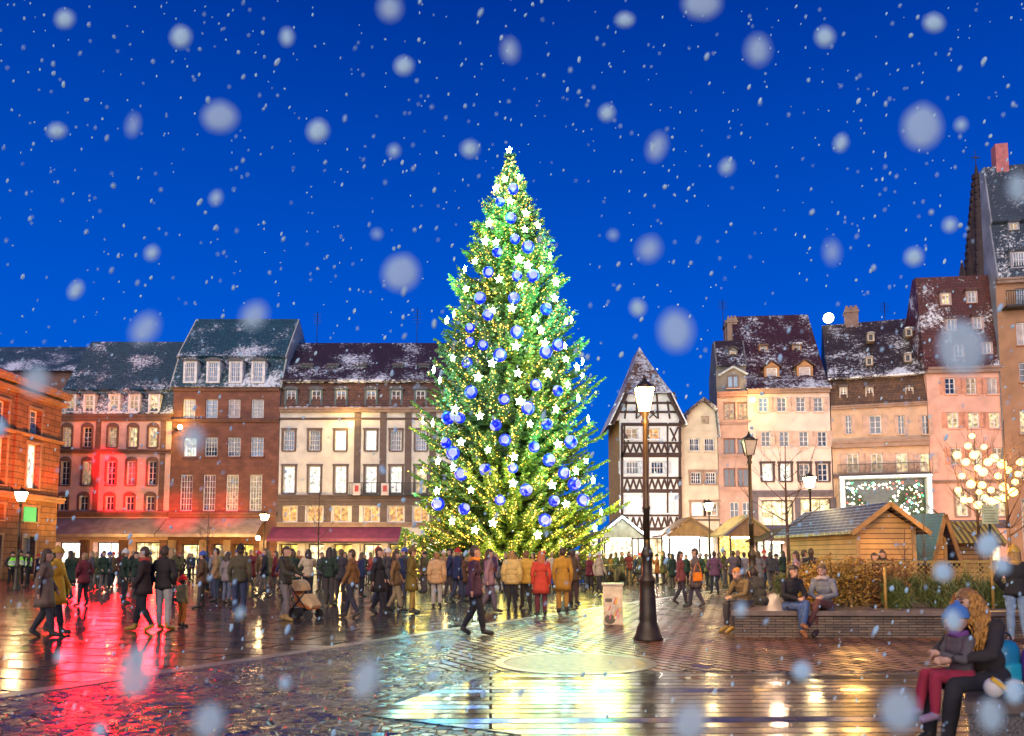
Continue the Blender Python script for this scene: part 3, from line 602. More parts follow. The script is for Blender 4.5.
# the decorated shop front
u0, z1 = h5.fp(841, 479); u1, z0 = h5.fp(944, 521); u0 = .35; u1 = h5.W-.1
b = MB(); b.box(u0, u1, -1.2, -.02, z0-.2, z0); b.box(u0, u1, -1.2, -.02, z1-.12, z1+.1); b.box(u0, u0+.35, -1.2, -.02, z0+.003, z1-.123); b.box(u1-.35, u1, -1.2, -.02, z0+.003, z1-.123)
sf = b.build('shop_front', M((.50, .55, .56), .5, name='pale_metal'), h5.root)
b = MB(); b.box(u0+.36, u1-.36, -.35, -.3, z0+.01, z1-.13); b.build('shop_glass', M((.05, .07, .075), .15, name='shop_glass'), sf)
b = MB(); rr = random.Random(4)
for k in range(300):
    u = rr.uniform(u0+.5, u1-.5); t = (u-u0)/(u1-u0); top = .55+.25*math.sin(t*9+1); z = z0+.1+(z1-z0)*(rr.random()**1.3)*top if rr.random() < .8 else z1-rr.uniform(.3, .9)
    b.ball((u, -.42-rr.random()*.3, z), rr.choice([.04, .06, .09]), 5, 3, rr.choice([0, 0, 0, 0, 1, 2, 3]))
b.build('window_display_lights', [E((1, .85, .5), 5), E((1, .12, .08), 2), E((.1, .8, .3), 2), E((.7, .9, 1), 4)], sf)['kind'] = 'stuff'
b = MB()
for k in range(420):
    u = rr.uniform(u0+.4, u1-.4); t = (u-u0)/(u1-u0); z = z0+(z1-z0)*rr.random()*(.55+.25*math.sin(t*9+1)); l = rr.uniform(.12, .3); a = rr.uniform(0, 6.28)
    p = Vector((u, -.45-rr.random()*.2, z)); d1 = Vector((math.cos(a), rr.uniform(-.4, .4), math.sin(a)))*l; d2 = Vector((-math.sin(a), .3, math.cos(a)))*l*.3; b.add([p-d1, p+d2, p+d1, p-d2], [(0, 1, 2, 3)])
b.build('window_display_greenery', M((.03, .07, .03), .6, name='fir_green'), sf)
b = MB(); 
b.box(u0-.02, u1+.02, -1.26, -1.21, z1-.03, z1+.04); b.box(u0+.1, u0+.22, -1.26, -1.21, z0, z1-.04); b.box(u1-.22, u1-.1, -1.26, -1.21, z0, z1-.04); b.build('light_tube', E((.75, .95, 1), 3), sf)

h6 = Bld('tall salmon pink house with a steep dark red roof of small dormers', 934.6, 57.6, 1010, 57, 369, 9, M((.68, .40, .31), .8, scale=1.2, amt=.2, name='salmon_render'))
SS = M((.62, .30, .20), .7, name='salmon_trim')
h6.row(377.5, 394, [950.5, 971.5, 992.5], 10.5, ['dark', 'dim', 'blind'], 2, 3, shutters=SS); h6.row(412, 428, [953.5, 974, 995], 11.5, 'warm', 2, 3, shutters=SS); h6.row(447.5, 464.5, [956.5, 977, 998.5], 11.5, ['dim', 'warm', 'dim'], 2, 3, shutters=SS)
h6.row(491, 516, [962, 982, 1001], 12, 'warm', 2, 3, surround=SANDST); h6.row(546, 574, [960, 990], 24, 'shop', 2, 1, sill=False)
h6.finish(); h6.band(367, 373, SANDST, .3); h6.band(480, 483, SANDST, .15); h6.band(520, 528, SL, .15, 'shop_fascia')
zz = h6.H
h6.roof([(-.4, zz), (.0, zz+1.0), (1.0, zz+7.3), (1.6, zz+7.3), (6, zz)], (.11, .025, .02), .35)
for x, y, v in ((946, 299, .5), (972, 297, .5), (951.5, 325, .15), (978, 323, .15), (959, 351, -.2), (987.5, 348, -.2)): h6.dormer(x, y-6.5, y+6, 11, v, ['grey', 'grey', 'sky', 'grey', 'warm', 'dark'][int((x*7) % 6)], 'flat', M((.45, .33, .30), .7, name='dormer_wood'), (.11, .04, .03), 1.5, 2, 2)

h7 = Bld('tall brown corner house with slate roof, pink chimney and grey side wall', 1010.3, 56.7, 1150, 55, 276, 2.0, M((.36, .20, .11), .8, scale=1, amt=.25, name='tan_render'))
h7.row(288, 305, [1023, 1045], 15, 'sky', 3, 3); h7.row(322, 345, [1024, 1048], 15, 'blind', 2, 1); h7.row(362, 382, [1026, 1050], 13, 'dark', 2, 3); h7.row(410, 434, [1027, 1052], 14, 'warm', 2, 3); h7.row(456, 480, [1028, 1054], 14, 'warm', 2, 3)
h7.row(498, 574, [1040], [34], 'dim', 2, 3, sill=False)
h7.finish(sidewall=M((.26, .28, .33), .85, scale=.6, amt=.4, name='grey_side_render')); h7.band(275, 280, SANDST, .35)
zz = h7.H
h7.roof([(-.3, zz+.4), (.6, zz+4.4), (.3, zz+4.6), (1.2, zz+9.2), (2.0, zz+9.2), (2.0, zz+.01), (-.3, zz+.01)], (.03, .055, .09), .3, gable=M((.26, .28, .33), .85, scale=.6, amt=.4, name='grey_side_render'), u0=.12)
h7.dormer(1019, 251, 268, 17, -.25, 'sky', 'flat', M((.3, .3, .35), .7), (.03, .05, .08), 1.5, 4, 2); h7.dormer(1014, 222, 230, 11, .3, 'dim', 'flat', M((.3, .3, .35), .7), (.03, .05, .08), 1.5, 2, 1)
h7.chimney(1003, 1013, 182, 3.0, zz+6, M((.48, .16, .16), .8, bump=.3, name='pink_chimney_stone')) if False else None
b = MB(); b.box(.9, 1.75, 1.1, 1.95, zz+6, zz+10.9); h7b = MB(); h7b.box(.1, h7.W, 2.01, 9, 0, 16); h7b.build('rear_wing', h7.wall, h7.root); b.build('chimney', M((.48, .16, .16), .8, bump=.3, name='pink_chimney_stone'), h7.root)
b = MB(); u0 = .3; z0 = h7.fp(1020, 308)[1]; b.box(u0, 3.5, -1, -.003, z0-.15, z0)
for k in range(22): u = u0+k*.15; b.box(u-.02, u+.02, -.98, -.95, z0+.002, z0+1)
b.box(u0, 3.5, -1, -.93, z0+1.002, z0+1.06); b.build('balcony', DARKMET, h7.root); snowledge(h7, 272, 1012, 1040, 0)
# cathedral spire far behind
ST = M((.045, .028, .026), .8, scale=.3, amt=.5, bump=.4, name='spire_stone')
sp = at(983, 300, 200); sp.z = 0; cr = empty('cathedral_spire', sp, 0, 'thin dark openwork cathedral spire rising behind the salmon house', 'spire')
def zz_(py): return at(983, py, 200).z
b = MB(); b.lathe([(4.2, 0), (4.2, zz_(278)), (3.6, zz_(262)), (2.6, zz_(230)), (1.3, zz_(195)), (.45, zz_(172)), (.2, zz_(166))], n=8, smooth=False)
for k in range(8):
    a = k*math.pi/4
    for j in range(14):
        t = j/14; z = zz_(276)+(zz_(172)-zz_(276))*t; r = 4.0*(1-t)+.5*t; b.box(r*math.cos(a)-.3, r*math.cos(a)+.3, r*math.sin(a)-.3, r*math.sin(a)+.3, z, z+1.3)
b.build('spire', ST, cr)
for dx, h in ((-5.5, 262), (-3.5, 255), (5.5, 262)):
    b = MB(); b.lathe([(1.0, 0), (1.0, zz_(280)), (.8, zz_(274)), (.05, zz_(h-2))], (dx, -1, 0), 6, smooth=False); b.build('pinnacle', ST, cr)
b = MB(); b.box(-.9, .9, -4.4, -4.22, zz_(274), zz_(264)); b.build('belfry_light', E((1, .55, .08), .8), cr)
b = MB(); b.tube((0, 0, zz_(167)), (0, 0, zz_(150)), .12, .05, 5); b.box(-1, 1, -.1, .1, zz_(158), zz_(157)); b.build('cross', ST, cr)
# aerials on roofs
for i, (px, y0, y1, Y, lab) in enumerate(((417, 337, 308, 71, 'thin aerial mast on the roof beside the christmas tree'), (723, 318, 300, 66, 'thin aerial on the chimney of the narrow house'), (885, 322, 302, 64, 'thin aerial on the roof of the ochre house'), (317, 335, 312, 70, 'thin aerial beside the light gable of the brick house'))):
    p = at(px, y0, Y); q = at(px, y1, Y); b = MB(); b.tube((0, 0, -1), (0, 0, q.z-p.z), .03, .03, 5)
    for k in range(5): z = (q.z-p.z)*(.5+.1*k); b.box(-.35, .35, -.012, .012, z, z+.02)
    o = b.build('aerial', DARKMET, loc=p); tag(o, lab, 'aerial')
# ------------------------------------------------------------------ the christmas tree
TY = 44.0; tb = at(510, HOR, TY); TX = tb.x
def ty(py): return at(510, py, TY).z
PROF = [(150, 0.02), (165, 6), (180, 13), (210, 27), (250, 44), (300, 62), (350, 73), (400, 83), (450, 91), (500, 97), (545, 96), (556, 80)]
PR = [(ty(p), w*TY/FPX) for p, w in PROF][::-1]
def TR(z):
    zs = [p[0] for p in PR]; rs = [p[1] for p in PR]; return float(np.interp(z, zs, rs))
ZT = ty(150); Z0 = ty(556)
tree = empty('christmas_tree', (TX, TY, 0), 0, 'giant fir christmas tree glowing with yellow lights in the middle of the square', 'christmas tree')
b = MB(); b.path([(0, 0, 0), (0, 0, 8), (0, 0, 16), (0, 0, ZT)], [.42, .3, .17, .03], 12); b.build('trunk', M((.10, .06, .035), .9, bump=.8, name='bark'), tree)
rg = np.random.default_rng(5); qs = []; tips = []; bm_b = MB(); z = Z0+.15; lvl = 0
while z < ZT-.25:
    r = TR(z); nb = int(9+r*3.4); ph = rg.uniform(0, 6.28)
    for i in range(nb):
        a = ph+2*math.pi*(i+rg.uniform(-.3, .3))/nb; Lb = r*rg.uniform(.74, 1.04)*(1+.08*math.sin(a*5+z*1.7)+.06*math.sin(a*3-z*.9)+.13*math.sin(z*2*math.pi/1.75+2.5*math.sin(a*2+z*.3)))*1.02*(.95 if z > 7 else .93); ca, sa = math.cos(a), math.sin(a)
        if Lb < .25: Lb = .25
        rise = .42 if z > 17 else .26 if z > 9 else .14; K = max(4, int(Lb*6)); pts = []
        zz0 = z+rg.uniform(-.12, .12)
        for k in range(K+1):
            t = k/K; pts.append(np.array([ca*Lb*t, sa*Lb*t, zz0-Lb*.34*math.sin(t*math.pi*.72)*(.8)+Lb*rise*t*t]))
        if rg.random() < .4: bm_b.path([Vector(p) for p in pts[::max(1, K//3)]], [.05*(1-q_/4) for q_ in range(len(pts[::max(1, K//3)]))], 4)
        tips.append((pts[-1], a, z))
        for k in range(1, K+1):
            t = k/K
            if t < .22: continue
            n = int((7 if z > 5 else 8)*(1.25 if t > .6 else .8))
            lw = (.16+.42*(1-t))*min(1, Lb/1.6)+.12
            for _ in range(n):
                sgn = 1 if rg.random() < .5 else -1; base = pts[k-1]+(pts[k]-pts[k-1])*rg.random()
                dl_ = np.array([ca*.75-sa*sgn*.8, sa*.75+ca*sgn*.8, rg.uniform(-.35, .45)]); dl_ /= np.linalg.norm(dl_); ln = lw*rg.uniform(.5, 1.15)
                m_ = 2
                for q_ in range(m_):
                    s0 = base+dl_*ln*(q_/m_); up = rg.normal(size=3); w_ = np.cross(dl_, up); w_ /= (np.linalg.norm(w_)+1e-6); wd = .045+.03*rg.random(); e = s0+dl_*ln/m_*1.25
                    qs.append((s0, s0+(e-s0)*.4+w_*wd, e, s0+(e-s0)*.4-w_*wd))
    z += .25+.035*r*.6; lvl += 1
BS = np.array([q_[0] for q_ in qs]); BS = BS[rg.permutation(len(BS))]; bz_ = BS[:, 2]; br_ = np.hypot(BS[:, 0], BS[:, 1]); lim = np.interp(bz_, [p[0] for p in PR], [p[1] for p in PR]); BS = BS[br_ > lim*.62]
V = np.array(qs).reshape(-1, 3); nq = len(qs)
def quadmesh(name, V, nq, m, parent, matidx=None):
    me = bpy.data.meshes.new(name); me.vertices.add(len(V)); me.vertices.foreach_set('co', V.astype(np.float32).ravel()); me.loops.add(nq*4); me.loops.foreach_set('vertex_index', np.arange(nq*4, dtype=np.int32))
    me.polygons.add(nq); me.polygons.foreach_set('loop_start', np.arange(0, nq*4, 4, dtype=np.int32)); me.update(calc_edges=True); me.validate()
    for x in (m if isinstance(m, list) else [m]): me.materials.append(x)
    if matidx is not None: me.polygons.foreach_set('material_index', matidx)
    o = bpy.data.objects.new(name, me); C.objects.link(o); o.parent = parent; return o
def leafm(c1, c2, name='needles', sc_=.9, tl=.25):
    m, nt, b = nodes(name); setc(b, c1, .55)
    g = N(nt, 'ShaderNodeNewGeometry'); tc = N(nt, 'ShaderNodeTexCoord'); no = N(nt, 'ShaderNodeTexNoise'); no.inputs['Scale'].default_value = sc_; L(nt, tc, 'Object', no, 'Vector')
    f = N(nt, 'ShaderNodeMath'); f.operation = 'MULTIPLY_ADD'; f.inputs[1].default_value = .5; L(nt, g, 'Random Per Island', f, 0); 
    s = N(nt, 'ShaderNodeMath'); s.operation = 'MULTIPLY_ADD'; s.inputs[1].default_value = .9; s.inputs[2].default_value = -.2; L(nt, no, 'Fac', s, 0); L(nt, s, 0, f, 2)
    nt.links.new(mix(nt, f.outputs[0], c1, c2), b.inputs['Base Color'])
    if tl: b.inputs['Transmission Weight'].default_value = 0; b.inputs['Subsurface Weight'].default_value = 0
    return m
crown = quadmesh('crown', V, nq, leafm((.05, .12, .022), (.17, .26, .04)), tree); bm_b.build('branches', M((.08, .05, .03), .9, name='bark_brown'), tree)
print('needle quads', nq)
# fairy light strings: each is one wire with its bulbs, wound round one level of the tree
FWARM = E((1, .50, .05), 4.5, 'warm_bulb'); FGOLD = E((1, .70, .16), 4, 'pale_bulb'); FGRN = E((.35, 1, .35), 4, 'green_bulb')
NS = 26
for k in range(NS):
    z0 = Z0-.3+(ZT-Z0-.2)*k/NS; z1 = Z0-.3+(ZT-Z0-.2)*(k+1)/NS; r_ = TR((z0+z1)/2); nbulb = int(130+r_*80) if k > 2 else 1100; b = MB(); a = rg.uniform(0, 6.28); turns = 5; prev = None
    sel = BS[(BS[:, 2] >= z0) & (BS[:, 2] < z1)][:nbulb]; sel = sel[np.argsort(np.arctan2(sel[:, 1], sel[:, 0])+.35*np.floor(5*(sel[:, 2]-z0)/(z1-z0)))]
    for i in range(len(sel)):
        p = Vector(sel[i])*1.0; o2 = Vector((p.x, p.y, 0)).normalized()*.05; p = p+o2; z = p.z; d = (.022, .026, .034, .05)[rg.choice(4, p=[.35, .4, .18, .07])]
        vs = [p+Vector(o_)*d for o_ in ((1, 0, 0), (0, 1, 0), (-1, 0, 0), (0, -1, 0), (0, 0, 1), (0, 0, -1))]
        b.add(vs, [(0, 1, 4), (1, 2, 4), (2, 3, 4), (3, 0, 4), (1, 0, 5), (2, 1, 5), (3, 2, 5), (0, 3, 5)], (0 if rg.random() < .55 else 1) if rg.random() < .86 or z < 5 else 2)
        if prev is not None and (p-prev).length < 1.6: b.add([prev, p, p+Vector((0, 0, .012))], [(0, 1, 2)], 3)
        prev = p
    o = b.build('light_string', [FWARM, FGOLD, FGRN, DARKMET], loc=(TX, TY, 0)); o.visible_shadow = True
    for mm in (FWARM, FGOLD, FGRN): mm.cycles.emission_sampling = 'NONE'
    tag(o, 'warm yellow fairy lights wound round the '+('skirt' if k < 9 else 'middle' if k < 18 else 'top')+' of the giant christmas tree', 'light string', 'fairy lights on the %s of the tree' % ('skirt' if k < 9 else 'middle' if k < 18 else 'top'))
def onTree(px, py, inset=.97):
    Y = TY
    for _ in range(6):
        p = at(px, py, Y); r = max(TR(min(max(p.z, Z0), ZT)), .1)*inset; dx = p.x-TX
        dx = max(-r, min(r, dx)); Y = TY-math.sqrt(max(r*r-dx*dx, 0))
    p = at(px, py, Y); a = math.atan2(Y-TY, p.x-TX); return p, a
SA = [(509,150),(505,179),(519,177),(496,188),(510,201),(526,213),(489,223),(525,229),(538,225),(485,241),(496,242),(475,261),(519,259),(528,265),(550,256),(465,269),(542,269),(499,279),(556,282),(466,289),
(493,310),(512,308),(447,320),(454,314),(520,285),(555,298),(566,321),(541,330),(536,318),(516,346),(453,358),(492,363),(566,359),(518,373),(548,373),(478,377),(434,370),(440,380),(568,385),(578,398),(520,401),(556,409),(480,416),(530,424),(455,409),(423,421),(433,423),(588,419),(577,367),(545,343),(565,346),
(461,442),(488,450),(514,457),(558,444),(438,461),(453,467),(586,460),(513,483),(471,490),(437,491),(552,485),(593,480),(452,521),(475,530),(493,523),(538,535),(601,512),(595,528),(566,504),(576,471)]
BB = [(513,189),(511,218),(515,239),(528,247),(497,252),(517,276),(533,276),(488,272),(500,202),(480,298),(514,298),(546,309),(488,315),(517,332),(470,328),(470,342),(500,355),(546,352),(558,345),(467,363),(471,392),(504,399),(558,391),(528,408),(448,418),(460,418),(547,424),(496,425),(446,443),(571,442),(486,470),(513,468),(461,474),(564,473),(574,484),(526,490),(438,504),(464,509),(554,501),(583,500),(549,460),(453,453),(536,385),(483,345),(505,440),(534,447),(500,500),(545,520)]
def zone(z): return 'lower third' if z < 8.5 else 'middle' if z < 16 else 'top third'
# star: emissive five pointed plate with thickness, on a short bracket
def starmesh(s=.25):
    pts = [((s if k % 2 == 0 else s*.45)*math.sin(math.pi*k/5), (s if k % 2 == 0 else s*.45)*math.cos(math.pi*k/5)) for k in range(10)]
    b = MB(); vs = [(0, -.10, 0)]+[(p[0], 0, p[1]) for p in pts]+[(0, .04, 0)]
    b.add(vs, [(0, 1+i, 1+(i+1) % 10) for i in range(10)]+[(11, 1+(i+1) % 10, 1+i) for i in range(10)]); return b
star0 = None; SL_ = E((.62, 1, .74), 36, 'cool_white_led')
for px, py in SA+[(None, a_) for a_ in range(26)]:
    if px is None:  # stars on the flanks and rear, half hidden in the needles
        z = rg.uniform(3, 19); a = rg.uniform(.1, math.pi-.1); r = TR(z); p = Vector((TX+r*math.cos(a), TY+r*math.sin(a), z))
        if math.sin(a) > .25: continue
    else:
        p, a = onTree(px, py, 1.0)
    if star0 is None: star0 = starmesh(.245).build('star_light', SL_); o = star0
    else: o = star0.copy(); C.objects.link(o)
    o.location = p; sc1 = .8+.35*rg.random(); o.scale = (sc1,)*3; o.rotation_euler = (0, rg.uniform(-.2, .2), a+math.pi/2+rg.uniform(-.3, .3))
    zn = zone(p.z); tag(o, 'glowing white green five pointed star in the %s of the christmas tree' % zn, 'star light', 'star lights in the %s of the tree' % zn)
o = star0; o['label'] = 'white glowing star at the very tip of the christmas tree'; o['group'] = ''; del o['group']
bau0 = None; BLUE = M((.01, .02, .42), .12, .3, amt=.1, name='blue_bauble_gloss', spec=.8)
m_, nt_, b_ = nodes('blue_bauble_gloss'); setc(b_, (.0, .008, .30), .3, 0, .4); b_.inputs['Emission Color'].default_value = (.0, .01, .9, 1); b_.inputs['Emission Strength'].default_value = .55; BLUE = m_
LAV = E((.40, .42, .98), .8, 'lavender_lamp_disc')
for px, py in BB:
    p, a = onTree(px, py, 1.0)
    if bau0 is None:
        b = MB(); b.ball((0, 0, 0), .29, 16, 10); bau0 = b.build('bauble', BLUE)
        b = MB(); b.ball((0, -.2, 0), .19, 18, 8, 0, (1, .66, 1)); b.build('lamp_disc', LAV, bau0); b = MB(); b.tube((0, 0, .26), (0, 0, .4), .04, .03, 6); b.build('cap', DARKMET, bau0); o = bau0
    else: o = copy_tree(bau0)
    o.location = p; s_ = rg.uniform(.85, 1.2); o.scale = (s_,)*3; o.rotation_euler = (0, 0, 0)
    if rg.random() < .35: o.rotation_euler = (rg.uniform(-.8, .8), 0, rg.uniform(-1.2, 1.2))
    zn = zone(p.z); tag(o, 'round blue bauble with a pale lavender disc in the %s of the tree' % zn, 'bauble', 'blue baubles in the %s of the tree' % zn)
# things under the tree: low barrier ring, small lit firs, white glowing boxes
ring = empty('tree_barrier', (TX, TY, 0), 0, 'low dark barrier fence standing round the foot of the christmas tree', 'barrier')
b = MB()
for k in range(28):
    a = 2*math.pi*k/28; a2 = 2*math.pi*(k+1)/28; p = Vector((6.2*math.cos(a), 6.2*math.sin(a), 0)); q = Vector((6.2*math.cos(a2), 6.2*math.sin(a2), 0))
    b.tube(p, p+Vector((0, 0, 1.1)), .035); 
    for z in (1.08, .2): b.tube(p+Vector((0, 0, z)), q+Vector((0, 0, z)), .025)
    for j in range(1, 9): m2 = p+(q-p)*j/9; b.tube(m2+Vector((0, 0, .2)), m2+Vector((0, 0, 1.08)), .011, n=4)
b.build('rail', DARKMET, ring)
def smalltree(x, y, h, r, label, lit=True, name='small_fir', cat='fir tree', seed=0, cols=((.03, .09, .02), (.10, .17, .03))):
    t_ = empty(name, (x, y, 0), 0, label, cat); rr = np.random.default_rng(seed+11); Q = []
    b = MB(); b.tube((0, 0, 0), (0, 0, h*.95), .07, .02); b.build('trunk', M((.08, .05, .03), .9, name='bark_brown'), t_)
    for _ in range(1500):
        z = h*(.1+.9*rr.random()**1.4); rad = r*(1-z/h)*rr.uniform(.4, 1.05)+.03; a = rr.uniform(0, 6.28); p = np.array([rad*math.cos(a), rad*math.sin(a), z]); d = np.array([math.cos(a), math.sin(a), rr.uniform(-.5, .5)])*rr.uniform(.12, .26); w_ = np.cross(d, rr.normal(size=3)); w_ *= .035/(np.linalg.norm(w_)+1e-6)
        Q.append((p, p+d*.4+w_, p+d, p+d*.4-w_))
    quadmesh('crown', np.array(Q).reshape(-1, 3), len(Q), leafm(*cols), t_)
    if lit:
        b = MB()
        for _ in range(60):
            z = h*(.12+.85*rr.random()**1.3); rad = r*(1-z/h)+.05; a = rr.uniform(0, 6.28); b.ball((rad*math.cos(a), rad*math.sin(a), z), .035, 5, 3, 0)
        b.build('bulbs', FWARM, t_)
    return t_
for i, (px, Y, h, lab) in enumerate(((423, 41, 2.6, 'small lit fir at the near end of the row under the christmas tree skirt'), (405, 43, 3.0, 'small lit fir beside the edge of the purple awning'), (560, 47, 2.6, 'small lit fir behind the ochre coat under the tree'), (585, 46, 2.4, 'small lit fir beside the grey roofed market stall'))):
    p = at(px, HOR, Y); smalltree(p.x, p.y, h, .9, lab, seed=i)

# ------------------------------------------------------------------ market stalls behind
WOOD = brickm((.58, .33, .11), (.48, .26, .09), (.06, .03, .015), 6, .16, .012, .6, .5, name='varnished_boards')
DKW = M((.10, .06, .035), .7, bump=.3, name='dark_wood')
def stall(px0, px1, Y, zt, zr, label, inner, roofc, led=None, depth=2.6, sign=None):
    a = at(px0, HOR, Y); c = at(px1, HOR, Y); W = c.x-a.x; t = empty('market_stall', (a.x, Y, 0), 0, label, 'market stall')
    b = MB(); b.box(.1, W-.1, .1, depth, 0, 1.0); b.box(0, W, -.1, .5, 1.0, 1.06); b.build('counter', WOOD, t)
    for x in (.06, W-.14):
        for y in (0.0, depth-.1): b = MB(); b.box(x, x+.09, y, y+.09, 0 if y == 0 else 1.07, zt); b.build('post', DKW, t)
    b = MB(); b.box(.12, W-.12, depth-.02, depth+.03, 1.0, zt); b.build('back_panel', inner, t)
    e = zt-.1
    b = MB(); b.prism([(-.45, e), (W/2, zr), (W+.45, e), (W+.45, e+.1), (W/2, zr+.13), (-.45, e+.1)], 'y', -.5, depth+.3); b.build('roof', roofc, t)
    b = MB(); b.prism([(-.2, e+.03), (W+.2, e+.03), (W/2, zr-.06)], 'y', -.3, -.22); b.build('gable_board', M((.30, .16, .07), .7, name='gable_wood') if sign is None else sign, t)
    b = MB(); rr = random.Random(int(px0))
    for k in range(34): x = rr.uniform(.2, W-.2); s = rr.uniform(.04, .12); b.box(x-s, x+s, rr.uniform(.0, .25), .4, 1.063, 1.063+s*rr.uniform(1, 3), k % 4)
    b.build('goods', [M((.5, .1, .06), .6), M((.5, .35, .1), .6), M((.12, .25, .08), .6), M((.55, .5, .42), .6)], t)
    if led:
        b = MB()
        for x0, z0, x1, z1 in ((-.45, e+.05, W/2, zr+.08), (W/2, zr+.08, W+.45, e+.05)):
            n = 22
            for k in range(n): f = (k+.5)/n; b.ball((x0+(x1-x0)*f, -.55, z0+(z1-z0)*f), .06, 6, 4)
        b.build('light_row', led, t)
    b = MB(); b.tube((.4, depth/2, zt-.12), (W-.4, depth/2, zt-.12), .05, n=8); b.build('tube_lamp', E((1, .82, .45), 14), t)
    return t
GREYR = M((.33, .25, .2), .6, scale=3, amt=.3, name='grey_canvas')
LIT1 = interiorm((1, .8, .45), (1, .95, .8), 1.8, 4); LIT2 = interiorm((1, .6, .08), (1, .72, .2), 2.2, 4)
stall(588, 604, 52, 2.75, 3.1, 'narrow stall with a brown roof beside the christmas tree skirt', LIT1, GREYR)
stall(603, 640, 50, 2.75, 3.9, 'market stall under a gable roof edged with white lights', LIT1, M((.25, .22, .2), .6), E((.7, .92, 1), 8), sign=M((.5, .45, .4), .6, name='pale_sign_board'))
stall(668, 711, 50, 2.85, 3.85, 'market stall with a plain brown pointed roof and white interior', interiorm((1, .95, .85), (.8, .9, 1), 2.2, 4), M((.25, .12, .04), .7, name='brown_canvas'))
stall(729, 766, 44, 2.7, 3.7, 'yellow glowing market stall with a pale pointed tent roof', LIT2, M((.40, .27, .13), .7, name='tent_canvas'))
stall(770, 800, 42, 2.4, 2.9, 'low market stall glowing between the yellow tent and the wooden chalet', LIT1, DKW)
stall(420, 470, 54, 2.6, 3.0, 'stall glowing white behind the foot of the christmas tree', E((1, .95, .75), 1.6), DKW); stall(490, 540, 55, 2.6, 3.1, 'stall with blue white lights behind the tree trunk', interiorm((.5, .65, 1), (1, 1, .9), 2.6, 5), DKW)
# large wooden chalet with a snowy patterned roof
ROOFSNOW = None
def chalet(px0, px1, px2, Y0, Y1, Y2, zw, zr, label, name='wooden_chalet', snow=True):
    """px0..px1 eaves side, px1..px2 gable end"""
    A = at(px0, HOR, Y0); B = at(px1, HOR, Y1); D_ = at(px2, HOR, Y2); A.z = B.z = D_.z = 0
    g = (D_-B); Wg = g.length; gx = g.normalized(); gy = (A-B); Ls = gy.length; gy = Vector((-gx.y, gx.x, 0)) # square plan
    t = empty(name, B, math.atan2(gx.y, gx.x), label, 'chalet')
    b = MB(); b.prism([(0, 0), (Wg, 0), (Wg, zw), (Wg/2, zr-.1), (0, zw)], 'y', 0, Ls); b.build('wall', WOOD, t)
    b = MB()
    for x in (.0, Wg):
        b = MB(); b.box(x-.06, x+.06, -.05, -.002, 0, zw-.02); b.build('corner_trim', M((.36, .22, .09), .6, name='light_wood'), t)
    b = MB()
    o_ = .35
    b.prism([(-o_, zw-o_*(zr-zw)/(Wg/2)+.02), (Wg/2, zr), (Wg+o_, zw-o_*(zr-zw)/(Wg/2)+.02), (Wg+o_, zw-o_*(zr-zw)/(Wg/2)+.1), (Wg/2, zr+.1), (-o_, zw-o_*(zr-zw)/(Wg/2)+.1)], 'y', -.35, Ls+.3)
    m, nt, bb = nodes('shingle_roof'); setc(bb, (.04, .035, .07), .45)
    tcx = N(nt, 'ShaderNodeTexCoord'); mp = N(nt, 'ShaderNodeMapping'); L(nt, tcx, 'Object', mp, 0); s1 = N(nt, 'ShaderNodeSeparateXYZ'); L(nt, mp, 0, s1, 0)
    cb = N(nt, 'ShaderNodeCombineXYZ'); L(nt, s1, 1, cb, 0); L(nt, s1, 2, cb, 1); br = N(nt, 'ShaderNodeTexBrick'); br.inputs['Scale'].default_value = 1; br.inputs['Brick Width'].default_value = .42; br.inputs['Row Height'].default_value = .11; br.inputs['Mortar Size'].default_value = .010
    br.inputs['Color1'].default_value = (.04, .035, .07, 1); br.inputs['Color2'].default_value = (.03, .025, .05, 1); br.inputs['Mortar'].default_value = (.6, .5, .42, 1) if snow else (.01, .01, .01, 1); L(nt, cb, 0, br, 'Vector')
    nt.links.new(br.outputs['Color'], bb.inputs['Base Color']); b.build('roof', m, t)
    b = MB(); 
    for sg in (0, 1):
        x0 = -o_ if sg == 0 else Wg+o_; b.obox((x0, -.38, zw-o_*(zr-zw)/(Wg/2)+.03), (Wg/2, -.38, zr+.03), .14, .05, 0, (0, 1, 0))
    b.build('barge_board', M((.30, .17, .06), .6, name='barge_wood'), t)
    return t, B, gx, Wg
chalet(795, 858, 914, 30, 24.5, 24.6, 2.45, 3.1, 'large closed wooden chalet with a snow laced roof beyond the hedge')
chalet(906, 933, 945, 32, 27, 27.1, 2.2, 2.9, 'small wooden chalet with a dark roof squeezed beside the large chalet', snow=False)
c3, B3, g3, W3 = chalet(935, 950, 990, 31, 29, 29, 2.1, 2.5, 'low wooden chalet with a yellow striped awning', snow=False)
b = MB(); b.prism([(-.9, 2.0), (-.05, 2.75), (-.05, 2.8), (-.9, 2.06)], 'x', -.6, W3+.1)
m, nt, bb = nodes('striped_awning'); tcx = N(nt, 'ShaderNodeTexCoord'); wv = N(nt, 'ShaderNodeTexWave'); wv.inputs['Scale'].default_value = 1.6; L(nt, tcx, 'Object', wv, 'Vector'); nt.links.new(mix(nt, wv.outputs['Fac'], (.10, .08, .03), (.55, .42, .08)), bb.inputs['Base Color']); b.build('awning', m, c3)

